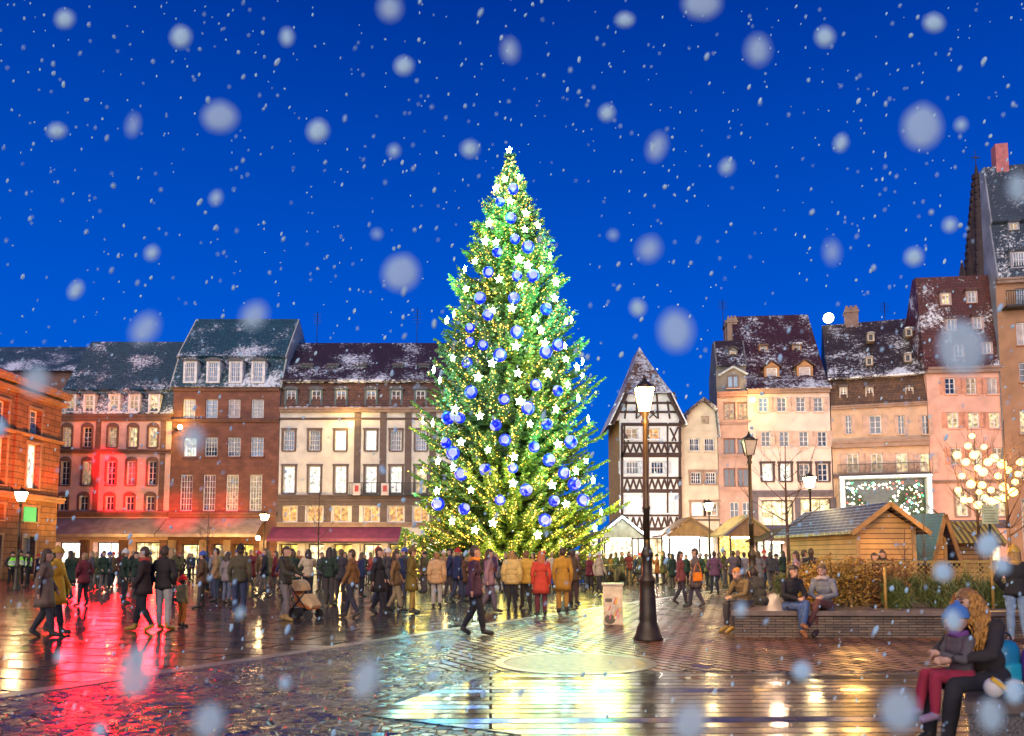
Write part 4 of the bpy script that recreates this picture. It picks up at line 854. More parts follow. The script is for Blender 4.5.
# ------------------------------------------------------------------ street lamps
IRON = M((.055, .042, .025), .45, .4, scale=6, amt=.4, bump=.3, name='bronze_iron')
def street_lamp(px, Y, top, label, lit=18, fat=1.0, name='street_lamp', col=(1, .72, .32), W=.17, grp=None):
    p = at(px, HOR, Y); H = at(px, top, Y).z; t = empty(name, (p.x, Y, 0), 0, label, 'street lamp', grp)
    f = fat; b = MB(); lb = H-.62
    b.lathe([(.33*f, 0), (.33*f, .05), (.28*f, .12), (.24*f, .25), (.19*f, .34), (.2*f, .38), (.19*f, .5), (.17*f, .9), (.16*f, 1.05), (.19*f, 1.08), (.19*f, 1.12), (.12*f, 1.2), (.11*f, 1.5), (.14*f, 1.54), (.14*f, 1.6), (.08*f, 1.72), (.075*f, 1.85)], n=16)
    b.build('base', IRON, t); b = MB(); b.lathe([(.075*f, 1.85), (.07*f, 2.4), (.09*f, 2.42), (.09*f, 2.46), (.065*f, 2.5), (.05*f, lb-.25), (.08, lb-.2), (.05, lb-.12), (.09, lb-.02), (.09, lb)], n=12); b.build('shaft', IRON, t)
    ln = MB(); s = W; z0, z1 = lb, lb+.42
    ln.add([(-s*.55, -s*.55, z0+.02), (s*.55, -s*.55, z0+.02), (s*.55, s*.55, z0+.02), (-s*.55, s*.55, z0+.02), (-s, -s, z1), (s, -s, z1), (s, s, z1), (-s, s, z1)], [(0, 1, 5, 4), (1, 2, 6, 5), (2, 3, 7, 6), (3, 0, 4, 7), (0, 3, 2, 1), (4, 5, 6, 7)])
    g = ln.build('lantern_glass', E(col, lit) if lit else M((.5, .45, .4), .2, name='frosted_glass'), t)
    b = MB()
    for i, j in ((-1, -1), (1, -1), (1, 1), (-1, 1)): b.tube((i*s*.57, j*s*.57, z0), (i*(s+.01), j*(s+.01), z1), .014, n=5)
    b.box(-s-.03, s+.03, -s-.03, s+.03, z1+.003, z1+.03); b.lathe([(s*1.25, z1+.03), (s*.9, z1+.1), (s*.35, z1+.16), (s*.3, z1+.19), (.02, z1+.23)], n=4); b.ball((0, 0, z1+.25), .03, 6, 4); b.build('lantern_frame', IRON, t)
    return t
street_lamp(647, 14.9, 379, 'tall ornate lamp post with a glowing lantern before the timbered house', 520, .84, col=(1, .60, .17), W=.15)
street_lamp(752, 22.5, 434, 'unlit dark street lamp in front of the pale pink house', 0, .9)
street_lamp(812, 33, 473, 'lit street lamp behind the bare tree beside the chalet roof', 60, .8, W=.2)
street_lamp(710, 46, 500, 'lit street lamp before the small cream house', 60, .7, W=.22)
street_lamp(18, 37, 488, 'lit street lamp in front of the orange stone building', 60, .7, W=.2)
street_lamp(263.5, 60, 512, 'lit street lamp between the brick building and the purple awning', 80, .7, W=.28)
for px, py, lab, par in ((180, 427, 'wall_lamp', b2.root), (351, 425, 'wall_lamp', b3.root), (258, 538, 'wall_lamp', b2.root), (752.5, 400, 'wall_lamp', h4.root)):
    Yl = 64.8 if px < 500 else 59.2; p = at(px, py, Yl); b = MB(); b.ball((0, 0, 0), .2, 10, 8, 0); b.tube((0, 0, .0), (0, .95, .1), .03, .03, 6, 1); o = b.build(lab, [E((1, .72, .25), 25), DARKMET], loc=p); mw = par.matrix_world
    o.parent = par; o.matrix_parent_inverse = Matrix.Identity(4); inv = Matrix.Translation(par.location) @ Matrix.Rotation(par.rotation_euler.z, 4, 'Z'); o.location = inv.inverted() @ p
# ------------------------------------------------------------------ planter, hedges, bare trees, benches, street furniture
STONE = brickm((.30, .21, .13), (.15, .11, .08), (.03, .025, .02), .3, .05, .007, .7, 1., bdist=.04, name='stacked_slate')
SLABM = M((.20, .15, .11), .35, scale=5, amt=.3, bump=.3, name='wet_seat_slab'); GRAN = M((.13, .12, .11), .5, scale=60, amt=.9, bump=.4, name='speckled_granite')
pA, pB, pC, pD = Vector((4.25, 15.45, 0)), Vector((20, 14.9, 0)), Vector((21, 23.5, 0)), Vector((7.3, 22.2, 0))
pl = empty('raised_planter', pA, 0, 'long raised planter with a low stacked slate wall and stone seat edge', 'planter')
def loc2(p): return (p.x-pA.x, p.y-pA.y)
b = MB(); inn = 0.06
b.prism([loc2(pA)]+[loc2(p) for p in (pB, pC, pD)], 'z', 0, .42); b.build('wall', STONE, pl)
# seat slab ring: broad on the left end, narrow along the front
i1, i2, i3, i4 = Vector((7.2, 16.1, 0)), Vector((19.5, 15.6, 0)), Vector((20, 22.8, 0)), Vector((8.9, 21.6, 0))
oA, oB, oC, oD = pA+Vector((-.08, -.08, 0)), pB+Vector((0, -.08, 0)), pC+Vector((0, .05, 0)), pD+Vector((-.1, .05, 0))
b = MB()
for q4 in ((oA, oB, i2, i1), (oB, oC, i3, i2), (oC, oD, i4, i3), (oD, oA, i1, i4)): b.prism([loc2(p) for p in q4], 'z', .423, .51)
b.build('seat_slab', SLABM, pl)
b = MB(); b.prism([loc2(p) for p in (i1, i2, i3, i4)], 'z', .423, .49); b.build('soil', M((.05, .035, .02), .9, scale=12, amt=.5, bump=.8, name='soil'), pl)
def leafbush(name, x, y, z, rx, ry, h, n, c1, c2, label, cat, seed, leaf=.05, stems=8, group=None, upright=False):
    t = empty(name, (x, y, z), 0, label, cat, group); r = np.random.default_rng(seed); Q = []; b = MB(); ends = []
    for k in range(stems):
        a = r.uniform(0, 6.28); f = math.sqrt(r.random())*.95; bx, by = rx*f*math.cos(a)*.8, ry*f*math.sin(a)*.8; tx, ty_ = bx*1.15+r.uniform(-.08, .08), by*1.15+r.uniform(-.08, .08); hh = h*r.uniform(.75, 1.1)
        b.path([(bx, by, 0), ((bx+tx)/2+.02, (by+ty_)/2, hh*.5), (tx, ty_, hh)], [.012, .009, .004], 4); ends.append((bx, by, tx, ty_, hh))
    b.build('stems', M((.14, .08, .03), .8, name='twig'), t)
    for _ in range(n):
        bx, by, tx, ty_, hh = ends[r.integers(len(ends))]; f = r.uniform(.05 if not upright else 0, 1.02); p = np.array([bx+(tx-bx)*f, by+(ty_-by)*f, hh*f])+r.normal(size=3)*np.array([.09, .09, .05])
        d = r.normal(size=3); d[2] = abs(d[2])*.6+(.9 if upright else 0); d *= leaf*r.uniform(.6, 1.3)*(3 if upright else 1)/np.linalg.norm(d); w_ = np.cross(d, r.normal(size=3)); w_ *= leaf*(.42 if not upright else .14)/(np.linalg.norm(w_)+1e-6)
        Q.append((p-d, p-d*.2+w_, p+d, p-d*.2-w_))
    quadmesh('foliage', np.array(Q).reshape(-1, 3), len(Q), leafm(c1, c2, 'leaves', 3), t); return t
GOLD = ((.30, .13, .02), (.45, .30, .05)); RUST = ((.20, .07, .02), (.40, .20, .04)); GRN = ((.05, .09, .02), (.16, .18, .04))
k = 0
for px, Y, rx, h, cols, lab in ((806, 17.6, .42, .85, GOLD, 'golden leaved hedge bush behind the seated woman in the grey jacket'), (828, 16.9, .45, .95, GOLD, 'golden hedge bush rising just beyond the scarf of the seated woman'), (846, 17, .5, 1.0, GOLD, 'densest golden beech bush in the middle of the planter hedge'), (866, 17.2, .5, .95, RUST, 'rusty brown beech bush in front of the large wooden chalet'), (888, 17.4, .45, .9, RUST, 'rusty bush at the end of the hedge beside the yellow stake'), (822, 20, .6, .75, GRN, 'green bush behind the golden hedge before the chalet wall'), (856, 20.5, .6, .7, GRN, 'green bush under the near corner of the large chalet'), (790, 20.5, .4, .55, GRN, 'small green bush at the back corner of the planter seat')):
    p = at(px, HOR, Y); leafbush('hedge_bush', p.x, Y, .49, rx, .4, h, 1500, *cols, lab, 'bush', k, .045, 12, 'bushes in the raised planter'); k += 1
for px, Y, h, lab in ((899, 16.4, .5, 'grass tuft beside the yellow stake in the planter'), (934, 16.8, .5, 'grass tuft left of the crouched long haired woman'), (960, 17, .55, 'grass tuft just behind the blond woman on the near bench'), (985, 16.9, .5, 'grass tuft at the thin pole near the woman in the hat'), (916, 19, .6, 'grass tuft in front of the lattice fence panel'), (1003, 16.6, .45, 'grass tuft by the legs of the woman with the yellow hat')):
    p = at(px, HOR, Y); leafbush('grass_tuft', p.x, Y, .49, .25, .2, h, 500, *GRN, lab, 'grass tuft', k, .07, 5, 'grass tufts in the planter', True); k += 1
for px, Y, h, lab in ((884, 16.3, .85, 'pale wooden stake at the end of the golden hedge'), (991, 16.2, 1.25, 'pale wooden stake close to the woman in the yellow hat')):
    p = at(px, HOR, Y); b = MB(); b.tube((0, 0, 0), (0, 0, h), .03, .028, 8); o = b.build('stake', M((.45, .27, .06), .7, name='stake_wood'), loc=(p.x, Y, .49)); tag(o, lab, 'stake')
pa, pb_ = at(868, HOR, 21.2), at(1000, HOR, 21); b = MB(); Wl = pb_.x-pa.x
t = empty('lattice_fence', (pa.x, 21.2, .49), 0, 'low ochre lattice fence running behind the planter towards the market chalets', 'fence')
for x in (0, Wl/4, Wl/2, Wl*.75, Wl-.06): b.box(x, x+.06, -.03, .03, 0, .95)
b.box(0, Wl, -.045, -.031, .88, .94); b.box(0, Wl, -.045, -.031, .33, .38); b.build('frame', M((.40, .27, .07), .6, name='fence_wood'), t); b = MB(); n = int(Wl/.13)
for i in range(n):
    x = Wl*i/n; b.obox((x, .0, .38), (min(x+.5, Wl), 0, .88), .018, .01, 0, (0, 1, 0)); b.obox((min(x+.5, Wl), .012, .38), (x, .012, .88), .018, .01, 0, (0, 1, 0))
b.build('lattice', M((.42, .30, .07), .6, name='lattice_wood'), t)
def baretree(px, Y, top, label, seed, spread=1.0, base=0, fork=.45, levels=4, r0=.07, col=(.10, .06, .04)):
    p = at(px, HOR, Y); H = at(px, top, Y).z-base; t = empty('bare_tree', (p.x, Y, base), 0, label, 'bare tree'); r = random.Random(seed); b = MB(); bt = MB()
    hf = H*fork; bt.path([(0, 0, 0), (.03, 0, hf*.5), (0, .02, hf), (0, .02, H*.75), (.02, 0, H)], [r0, r0*.85, r0*.7, r0*.35, .01], 8)
    def br(p0, d, ln, rad, lv):
        pts = [p0]; dd = d.copy()
        for _ in range(3): dd = (dd+Vector((r.uniform(-.2, .2), r.uniform(-.2, .2), r.uniform(-.02, .25)))).normalized(); pts.append(pts[-1]+dd*ln/3)
        b.path(pts, [rad, rad*.75, rad*.5, rad*.3], 5)
        if lv > 0:
            for q_ in range(3 if lv > 1 else 2):
                s_ = pts[r.randint(1, 3)]; nd = (dd+Vector((r.uniform(-1, 1), r.uniform(-1, 1), r.uniform(-.1, .7)))*.8).normalized(); br(s_, nd, ln*r.uniform(.5, .75), rad*.5, lv-1)
    n = 11
    for i in range(n):
        a = i*2.4+r.uniform(-.3, .3); z = hf*.9+(H*.85-hf*.9)*i/n; br(Vector((0, .01, z)), Vector((math.cos(a), math.sin(a), .55)).normalized(), (H-z*.75)*.38*spread, r0*.35*(1-i/n*.6), levels-2)
    bt.build('trunk', M(col, .8, bump=.5, name='bare_bark'), t); b.build('branches', M(col, .8, bump=.5, name='bare_bark'), t); return t
baretree(788, 26, 436, 'bare young tree standing in front of the pale pink house', 1, 1.1, 0, .5)
baretree(980, 25.5, 432, 'bare tree hung with glowing balls before the salmon house', 2, 1.3, 0, .38)
baretree(1010, 24, 420, 'bare tree with lights by the edge of the tall corner house', 3, 1.2, 0, .42)
baretree(318, 58, 484, 'slim bare tree before the purple awning', 4, .9); baretree(207, 57, 512, 'slim bare tree before the brick building canopy', 5, .9)
baretree(925, 18.5, 512, 'thin bare shrub tree rising from the planter before the chalets', 6, .9, .49, .25, 4, .03, (.14, .07, .03))
baretree(905, 20, 528, 'thin reddish bare shrub against the chalet gable', 8, .9, .49, .2, 4, .025, (.16, .07, .04))
LB0 = None
for i, (px, py) in enumerate([(972,436),(974,455),(978,468),(962,476),(971,484),(982,485),(991,490),(1004,487),(1004,498),(985,498),(970,500),(978,505),(1020,462),(1018,474),(992,501),(966,462),(998,476),(1013,492),(957,455),(968,446),(984,447),(994,458),(1008,470),(958,490),(983,472),(996,500),(1015,482),(1002,464),(988,462),(964,500),(979,492)]):
    p = at(px, py, 24.2+.1*(i % 4)); 
    if LB0 is None:
        b = MB(); b.ball((0, 0, 0), .105, 10, 8); LB0 = b.build('light_ball', E((1, .60, .14), 4, 'warm_ball')); b = MB(); b.tube((0, 0, .09), (0, 0, .35), .006, n=4); b.build('wire', DARKMET, LB0); o = LB0
    else: o = copy_tree(LB0)
    o.location = p; s_ = .8+.5*((i*37) % 10)/10; o.scale = (s_,)*3; tag(o, 'glowing warm yellow ball hanging in the bare trees by the salmon house', 'light ball', 'light balls in the bare trees')
# pale notice board on a post, by the light ball tree
p = at(992, HOR, 21.5); t = empty('notice_board', (p.x, 21.5, 0), 0, 'pale green notice board on a dark post beneath the glowing balls', 'notice board'); z1 = at(992, 505, 21.5).z; z0 = at(992, 524, 21.5).z
b = MB(); b.tube((0, .04, 0), (0, .04, z1), .035); b.build('post', DARKMET, t); b = MB(); b.box(-.22, .22, -.02, .01, z0, z1, 0)
for k_ in range(6): z = z0+(z1-z0)*(k_+.8)/7; b.box(-.17, .17-.05*(k_ % 3), -.024, -.0205, z, z+.016, 1)
b.build('board', [M((.48, .52, .30), .5, name='pale_green_board'), M((.15, .17, .1), .6, name='faded_print')], t)
# utility cabinet with stickers and paint
p = at(612.5, HOR, 18.4); t = empty('utility_cabinet', (p.x, 18.4, 0), R(-8), 'cream metal utility cabinet with pink and yellow graffiti', 'utility cabinet'); zt = at(612, 583, 18.4).z
b = MB(); b.box(-.22, .22, -.17, .17, .0, zt-.05); b.build('body', M((.60, .50, .36), .5, scale=5, amt=.4, bump=.2, name='scuffed_cream'), t); b = MB(); b.box(-.25, .25, -.2, .2, zt-.047, zt); b.build('lid', M((.5, .44, .36), .4, name='pale_grey_metal'), t)
b = MB(); rr = random.Random(3)
b.box(-.17, -.02, -.176, -.172, zt-.42, zt-.34, 3)
for k_ in range(16):
    x = rr.uniform(-.17, .15); z = rr.uniform(.12, .5); a = rr.uniform(-1.2, 1.2); l = rr.uniform(.06, .16); b.obox((x, -.174-.0006*k_, z), (x+l*math.cos(a)*.4, -.174-.0006*k_, z+l), .025, .004, k_ % 3, (0, 1, 0))
b.ball((-.07, -.172, .13), .12, 12, 8, 3, (1, .06, .9)); b.build('graffiti', [M((.7, .12, .2), .5, name='pink_paint'), M((.75, .45, .05), .5, name='yellow_paint'), M((.75, .7, .6), .5, name='white_spray'), M((.12, .10, .07), .5, name='black_paint')], t)
# near bench block
t = empty('stone_bench', (3.3, 5.95, 0), 0, 'dark granite bench block with a wooden toned slab, near the camera', 'bench')
b = MB(); b.prism([(.05, .05), (3.5, .05), (4.4, 1.4), (.86, 1.4)], 'z', 0, .40); b.build('block', GRAN, t); b = MB(); b.prism([(0, 0), (3.5, 0), (4.45, 1.45), (.87, 1.45)], 'z', .403, .49); b.build('seat_slab', M((.12, .095, .075), .4, scale=6, amt=.4, bump=.3, name='dark_seat_slab'), t)
# bags and food on it
def bag(name, x, y, z, w, h, d, m, label, straps=None, rz=0):
    t = empty(name, (x, y, z), rz, label, 'backpack'); b = MB()
    for i in range(9): pass
    prof = []; b.lathe([(0.001, 0), (.85, .01), (1., h*.12), (1.0, h*.55), (.93, h*.8), (.7, h*.95), (.3, h), (.001, h)], n=20, sx=w/2, sy=d/2); b.build('body', m, t)
    b = MB(); b.lathe([(.001, 0), (.9, .01), (1, h*.1), (1, h*.35), (.9, h*.42), (.001, h*.43)], (0, -d*.38, h*.07), 16, sx=w*.36, sy=d*.25); b.build('pocket', straps or m, t)
    b = MB(); pts = [(-.07+.07*0, 0, h)]+[(.07*math.cos(R(180-30*k)), 0, h+.06*math.sin(R(30*k))) for k in range(1, 6)]+[(.07, 0, h)]; b.path(pts, [.01]*len(pts), 6); b.build('handle', M((.02, .02, .04), .6), t)
    return t
bag('backpack', 4.12, 6.78, .49, .26, .36, .18, M((.01, .22, .42), .5, name='teal_nylon'), 'bright teal blue backpack standing on the near bench', M((.01, .33, .5), .5, name='light_teal'), R(15))
bag('backpack', 4.36, 6.66, .49, .34, .34, .22, M((.10, .02, .24), .5, name='purple_nylon'), 'purple backpack with pink patterned flap beside the teal backpack', M((.30, .05, .25), .5, scale=30, amt=.8, name='pink_pattern'), R(-10))
b = MB(); b.ball((0, 0, .075), .075, 14, 10, 0, (1, .8, 1)); b.ball((.17, .02, .07), .065, 14, 10, 0, (1.1, .8, 1)); b.obox((-.03, -.03, .15), (.12, -.08, .02), .05, .03, 1); b.ball((.17, -.04, .08), .03, 8, 6, 2)
o = b.build('snack_packet', [M((.62, .60, .56), .5, name='cream_wrap'), M((.7, .42, .02), .4, name='yellow_wrap'), M((.1, .35, .4), .5, name='teal_print')], loc=(3.62, 6.12, .49)); tag(o, 'white and yellow snack wrappers lying on the near bench slab', 'wrappers')

# ------------------------------------------------------------------ people
def smooth(o): 
    for p in o.data.polygons: p.use_smooth = True
def evalmesh(o):
    dg = bpy.context.evaluated_depsgraph_get(); me = bpy.data.meshes.new_from_object(o.evaluated_get(dg)); return me
def pose(kind):
    J = dict(pelvis=(0, 0, .95), chest=(0, 0, 1.28), neck=(0, .01, 1.46), head=(0, -.015, 1.62), sh=[(-.175, .01, 1.4), (.175, .01, 1.4)], el=[(-.24, .03, 1.12), (.24, .03, 1.12)], wr=[(-.23, -.06, .88), (.23, -.06, .88)],
             hip=[(-.09, 0, .92), (.09, 0, .92)], kn=[(-.10, -.02, .49), (.10, -.02, .49)], an=[(-.10, .02, .08), (.10, .02, .08)], toe=[(-.12, -.15, .04), (.12, -.15, .04)])
    if kind == 'walk':
        J.update(kn=[(-.09, -.11, .50), (.09, .02, .49)], an=[(-.09, -.17, .08), (.09, .22, .13)], toe=[(-.10, -.34, .05), (.10, .09, .04)], el=[(-.23, .10, 1.13), (.23, -.04, 1.13)], wr=[(-.22, .08, .89), (.22, -.16, .93)])
    elif kind == 'photo':
        J.update(el=[(-.26, -.12, 1.2), (.26, -.12, 1.2)], wr=[(-.1, -.33, 1.46), (.1, -.33, 1.46)], head=(0, -.02, 1.63))
    elif kind == 'pocket':
        J.update(el=[(-.29, .06, 1.14), (.29, .06, 1.14)], wr=[(-.19, -.09, .97), (.19, -.09, .97)], an=[(-.13, .03, .08), (.11, -.06, .08)], toe=[(-.17, -.13, .04), (.14, -.22, .04)])
    elif kind == 'push':
        J.update(el=[(-.22, -.12, 1.14), (.22, -.12, 1.14)], wr=[(-.17, -.38, 1.08), (.17, -.38, 1.08)], an=[(-.10, -.12, .08), (.10, .16, .09)], toe=[(-.11, -.29, .04), (.11, .0, .04)], kn=[(-.1, -.12, .5), (.1, .02, .5)])
    elif kind == 'sitcross':  # seat at .5, facing -y
        J.update(pelvis=(0, .05, .60), chest=(0, -.0, .93), neck=(0, -.06, 1.10), head=(0, -.12, 1.25), sh=[(-.175, -.03, 1.05), (.175, -.03, 1.05)], el=[(-.24, -.10, .80), (.24, -.10, .80)], wr=[(-.05, -.30, .74), (.08, -.31, .76)], hip=[(-.09, .02, .58), (.09, .02, .58)], kn=[(-.07, -.44, .60), (.02, -.47, .66)], an=[(-.03, -.40, .14), (-.13, -.60, .26)], toe=[(-.05, -.55, .06), (-.16, -.75, .24)])
    elif kind == 'sitlean':
        J.update(pelvis=(0, .05, .60), chest=(0, -.06, .92), neck=(0, -.16, 1.07), head=(.01, -.24, 1.20), sh=[(-.175, -.12, 1.02), (.175, -.12, 1.02)], el=[(-.23, -.24, .80), (.23, -.24, .80)], wr=[(-.07, -.42, .72), (.07, -.42, .74)], hip=[(-.09, .02, .58), (.09, .02, .58)], kn=[(-.11, -.43, .58), (.11, -.43, .58)], an=[(-.11, -.42, .12), (.11, -.47, .12)], toe=[(-.12, -.58, .04), (.12, -.63, .04)])
    elif kind == 'hold':      # seated, arms round a child on the lap
        J.update(pelvis=(0, .05, .60), chest=(0, -.02, .93), neck=(0, -.09, 1.09), head=(0, -.17, 1.22), sh=[(-.175, -.05, 1.04), (.175, -.05, 1.04)], el=[(-.27, -.22, .82), (.27, -.22, .82)], wr=[(-.10, -.44, .80), (.10, -.44, .78)], hip=[(-.09, .02, .58), (.09, .02, .58)], kn=[(-.12, -.46, .57), (.12, -.46, .57)], an=[(-.13, -.50, .12), (.12, -.56, .12)], toe=[(-.14, -.66, .04), (.13, -.72, .04)])
    elif kind == 'lap':       # child sitting on a lap; adult proportions scaled down with larger head
        J.update(pelvis=(0, .02, .60), chest=(0, 0, .90), neck=(0, 0, 1.08), head=(0, -.03, 1.27), sh=[(-.17, 0, 1.02), (.17, 0, 1.02)], el=[(-.22, -.12, .80), (.22, -.12, .80)], wr=[(-.06, -.30, .84), (.06, -.30, .86)], hip=[(-.09, 0, .58), (.09, 0, .58)], kn=[(-.10, -.42, .60), (.10, -.42, .60)], an=[(-.10, -.52, .16), (.12, -.46, .14)], toe=[(-.11, -.69, .14), (.13, -.63, .10)])
    return J
def bones(J, headr=1.0):
    B = []
    B.append(('torso', J['pelvis'], J['chest'], .135, .135)); B.append(('torso', J['chest'], J['neck'], .13, .075))
    B.append(('neck', J['neck'], J['head'], .05, .05)); B.append(('head', J['head'], J['head'], .1*headr, .1*headr))
    for i in (0, 1):
        B += [('arm', J['sh'][i], J['el'][i], .062, .046), ('arm', J['el'][i], J['wr'][i], .045, .032), ('leg', J['hip'][i], J['kn'][i], .088, .06), ('leg', J['kn'][i], J['an'][i], .058, .04), ('foot', J['an'][i], J['toe'][i], .045, .035)]
        w, e = Vector(J['wr'][i]), Vector(J['el'][i]); d = (w-e).normalized(); B.append(('hand', tuple(w), tuple(w+d*.15), .03, .02))
    return B
def makebody(kind, vox, headr=1.0, fingers=False):
    J = pose(kind); b = MB(); V3 = Vector
    def cap(p, q, r0, r1, n=12): b.tube(p, q, r0, r1, n); b.ball(p, r0, n, 8); b.ball(q, r1, n, 8)
    pe, ch, ne, hd = (V3(J[k]) for k in ('pelvis', 'chest', 'neck', 'head'))
    for c, s in ((pe, (1.12, .82, .8)), (pe.lerp(ch, .45), (.98, .74, .9)), (ch, (1.2, .82, 1.0)), (ch.lerp(ne, .5), (1.12, .72, .8))): b.ball(c, .145, 16, 10, 0, s)
    for i in (0, 1): cap(J['sh'][i], ne-V3((0, 0, .04)), .058, .05)
    cap(ne-V3((0, 0, .04)), hd-V3((0, 0, .03)), .055, .052)
    h = headr; b.ball(hd+V3((0, .01, .02)), .1*h, 18, 14, 0, (.78, .95, 1.12)); b.ball(hd+V3((0, -.03*h, -.055*h)), .06*h, 12, 8, 0, (.85, .9, .9)); b.ball(hd+V3((0, -.098*h, -.008)), .017*h, 8, 6, 0, (.8, 1, 1.5)); b.ball(hd+V3((0, -.083*h, -.055*h)), .022*h, 8, 6, 0, (1.2, .6, .4))
    for sg in (-1, 1): b.ball(hd+V3((sg*.078*h, .01, 0)), .022*h, 8, 6, 0, (.45, .9, 1.4)); b.ball(hd+V3((sg*.033*h, -.078*h, .03*h)), .018*h, 8, 6, 0, (1.3, .7, .5))
    for i in (0, 1):
        cap(J['sh'][i], J['el'][i], .051, .040); cap(J['el'][i], J['wr'][i], .040, .028); cap(J['hip'][i], J['kn'][i], .09, .058); kn, an = V3(J['kn'][i]), V3(J['an'][i]); cap(kn, kn.lerp(an, .35), .056, .06); cap(kn.lerp(an, .35), an, .06, .038); cap(J['an'][i], J['toe'][i], .042, .034)
        w, e = V3(J['wr'][i]), V3(J['el'][i]); d = (w-e).normalized(); sd_ = d.cross(V3((0, 1, 0))); sd_ = sd_.normalized() if sd_.length > .1 else V3((1, 0, 0))
        b.ball(w+d*.05, .04, 10, 8, 0, (.8, .8, 1)); cap(w, w+d*.08, .028, .026)
        if fingers:
            for f in range(4): p = w+d*.075+sd_*(.019*(f-1.5)); L_ = (.06, .07, .065, .05)[f]; q_ = p+d*L_*.55; r_ = q_+(d+V3((0, -.6, -.3))).normalized()*L_*.5; cap(p, q_, .0098, .009, 7); cap(q_, r_, .009, .0075, 7)
            tp = w+d*.03; tq = tp+(sd_*(1 if i else -1)*-1+d*.8).normalized()*.045; cap(tp, tq, .012, .01, 7); cap(tq, tq+d*.03, .01, .008, 7)
        else:
            cap(w+d*.07, w+d*.13, .024, .018, 8)
    me = bpy.data.meshes.new('tmp'); me.from_pydata(b.v, [], b.f); o = bpy.data.objects.new('tmp', me); C.objects.link(o)
    m = o.modifiers.new('r', 'REMESH'); m.mode = 'VOXEL'; m.voxel_size = vox; s = o.modifiers.new('s', 'SMOOTH'); s.factor = .5; s.iterations = 3 if vox > .013 else 5
    body = evalmesh(o); bpy.data.objects.remove(o); body.name = 'body'; 
    n = len(body.vertices); co = np.zeros(n*3, np.float32); body.vertices.foreach_get('co', co); co = co.reshape(-1, 3); nr = np.zeros(n*3, np.float32); body.vertices.foreach_get('normal', nr); nr = nr.reshape(-1, 3)
    Bn = bones(J, headr); D = []
    for nm, p, q_, r0, r1 in Bn:
        p, q_ = np.array(p), np.array(q_); a = q_-p; l = (a@a)+1e-9; t = np.clip(((co-p)@a)/l, 0, 1); D.append(np.linalg.norm(co-(p+t[:, None]*a), axis=1)-(r0+(r1-r0)*t))
    reg = np.argmin(np.array(D), axis=0); nm = np.array([x[0] for x in Bn])[reg]
    body.polygons.foreach_set('use_smooth', [True]*len(body.polygons))
    F = [tuple(p.vertices) for p in body.polygons]
    return dict(me=body, co=co, nr=nr, reg=nm, F=F, J=J, kind=kind, hr=headr, cache={})
def garment(bd, key, mask, off, extra=None, thick=True, fold=0.):
    if key in bd['cache']: return bd['cache'][key]
    co, nr, F = bd['co'], bd['nr'], bd['F']; keep = [f for f in F if sum(mask[i] for i in f) >= len(f)*.5]
    idx = sorted({i for f in keep for i in f}); mp = {j: k for k, j in enumerate(idx)}
    wob = np.array([noise.noise(Vector(co[j]*9))+.5*noise.noise(Vector(co[j]*22)) for j in idx])*fold if fold else np.zeros(len(idx))
    outer = co[idx]+nr[idx]*(off+wob)[:, None]; b = MB(); b.add([tuple(p) for p in outer], [[mp[i] for i in f] for f in keep], 0, True)
    # close the rims inwards so that cuffs and hems read as cloth with a thickness
    from collections import Counter
    ec = Counter(); ed = {}
    for f in keep:
        for k in range(len(f)): e = (f[k], f[(k+1) % len(f)]); ec[frozenset(e)] += 1; ed[frozenset(e)] = e
    for e, c in ec.items():
        if c == 1:
            i, j = ed[e]; b.add([tuple(outer[mp[i]]), tuple(outer[mp[j]]), tuple(co[j]-nr[j]*.004), tuple(co[i]-nr[i]*.004)], [(1, 0, 3, 2)], 0, True)
    if extra: extra(b)
    me = bpy.data.meshes.new(key); me.from_pydata(b.v, [], b.f); me.polygons.foreach_set('use_smooth', [True]*len(me.polygons)); me.update(); bd['cache'][key] = me; return me
def inst(name, me, m, parent):
    o = bpy.data.objects.new(name, me); C.objects.link(o); o.parent = parent
    if len(me.materials) == 0: me.materials.append(m)
    o.material_slots[0].link = 'OBJECT'; o.material_slots[0].material = m; return o
def skirt(hem, flare, top=1.08):
    def f(b):
        rings = []; n = 26
        for j, t in enumerate((0, .15, .4, .7, 1)):
            z = top+(hem-top)*t; rx = .178+flare*t; ry = .128+flare*1.05*t
            rings.append([((rx*(1+.05*t*math.sin(5*a+1)))*math.cos(a), .0+ry*(1+.06*t*math.sin(4*a))*math.sin(a), z) for a in [2*math.pi*i/n for i in range(n)]])
        rings.append([(x*.9, y*.9, z+.01) for x, y, z in rings[-1]]); rings.append([(x*.8, y*.8, z+.12) for x, y, z in rings[-1]])
        b.add([p for r in rings for p in r], [(j*n+i, j*n+(i+1) % n, (j+1)*n+(i+1) % n, (j+1)*n+i) for j in range(len(rings)-1) for i in range(n)], 0, True)
    return f
CLOTH = lambda c: M(c, .9, scale=6, amt=.22, bump=.15, name='cloth')
SKIN = M((.52, .30, .21), .55, scale=8, amt=.12, name='skin')
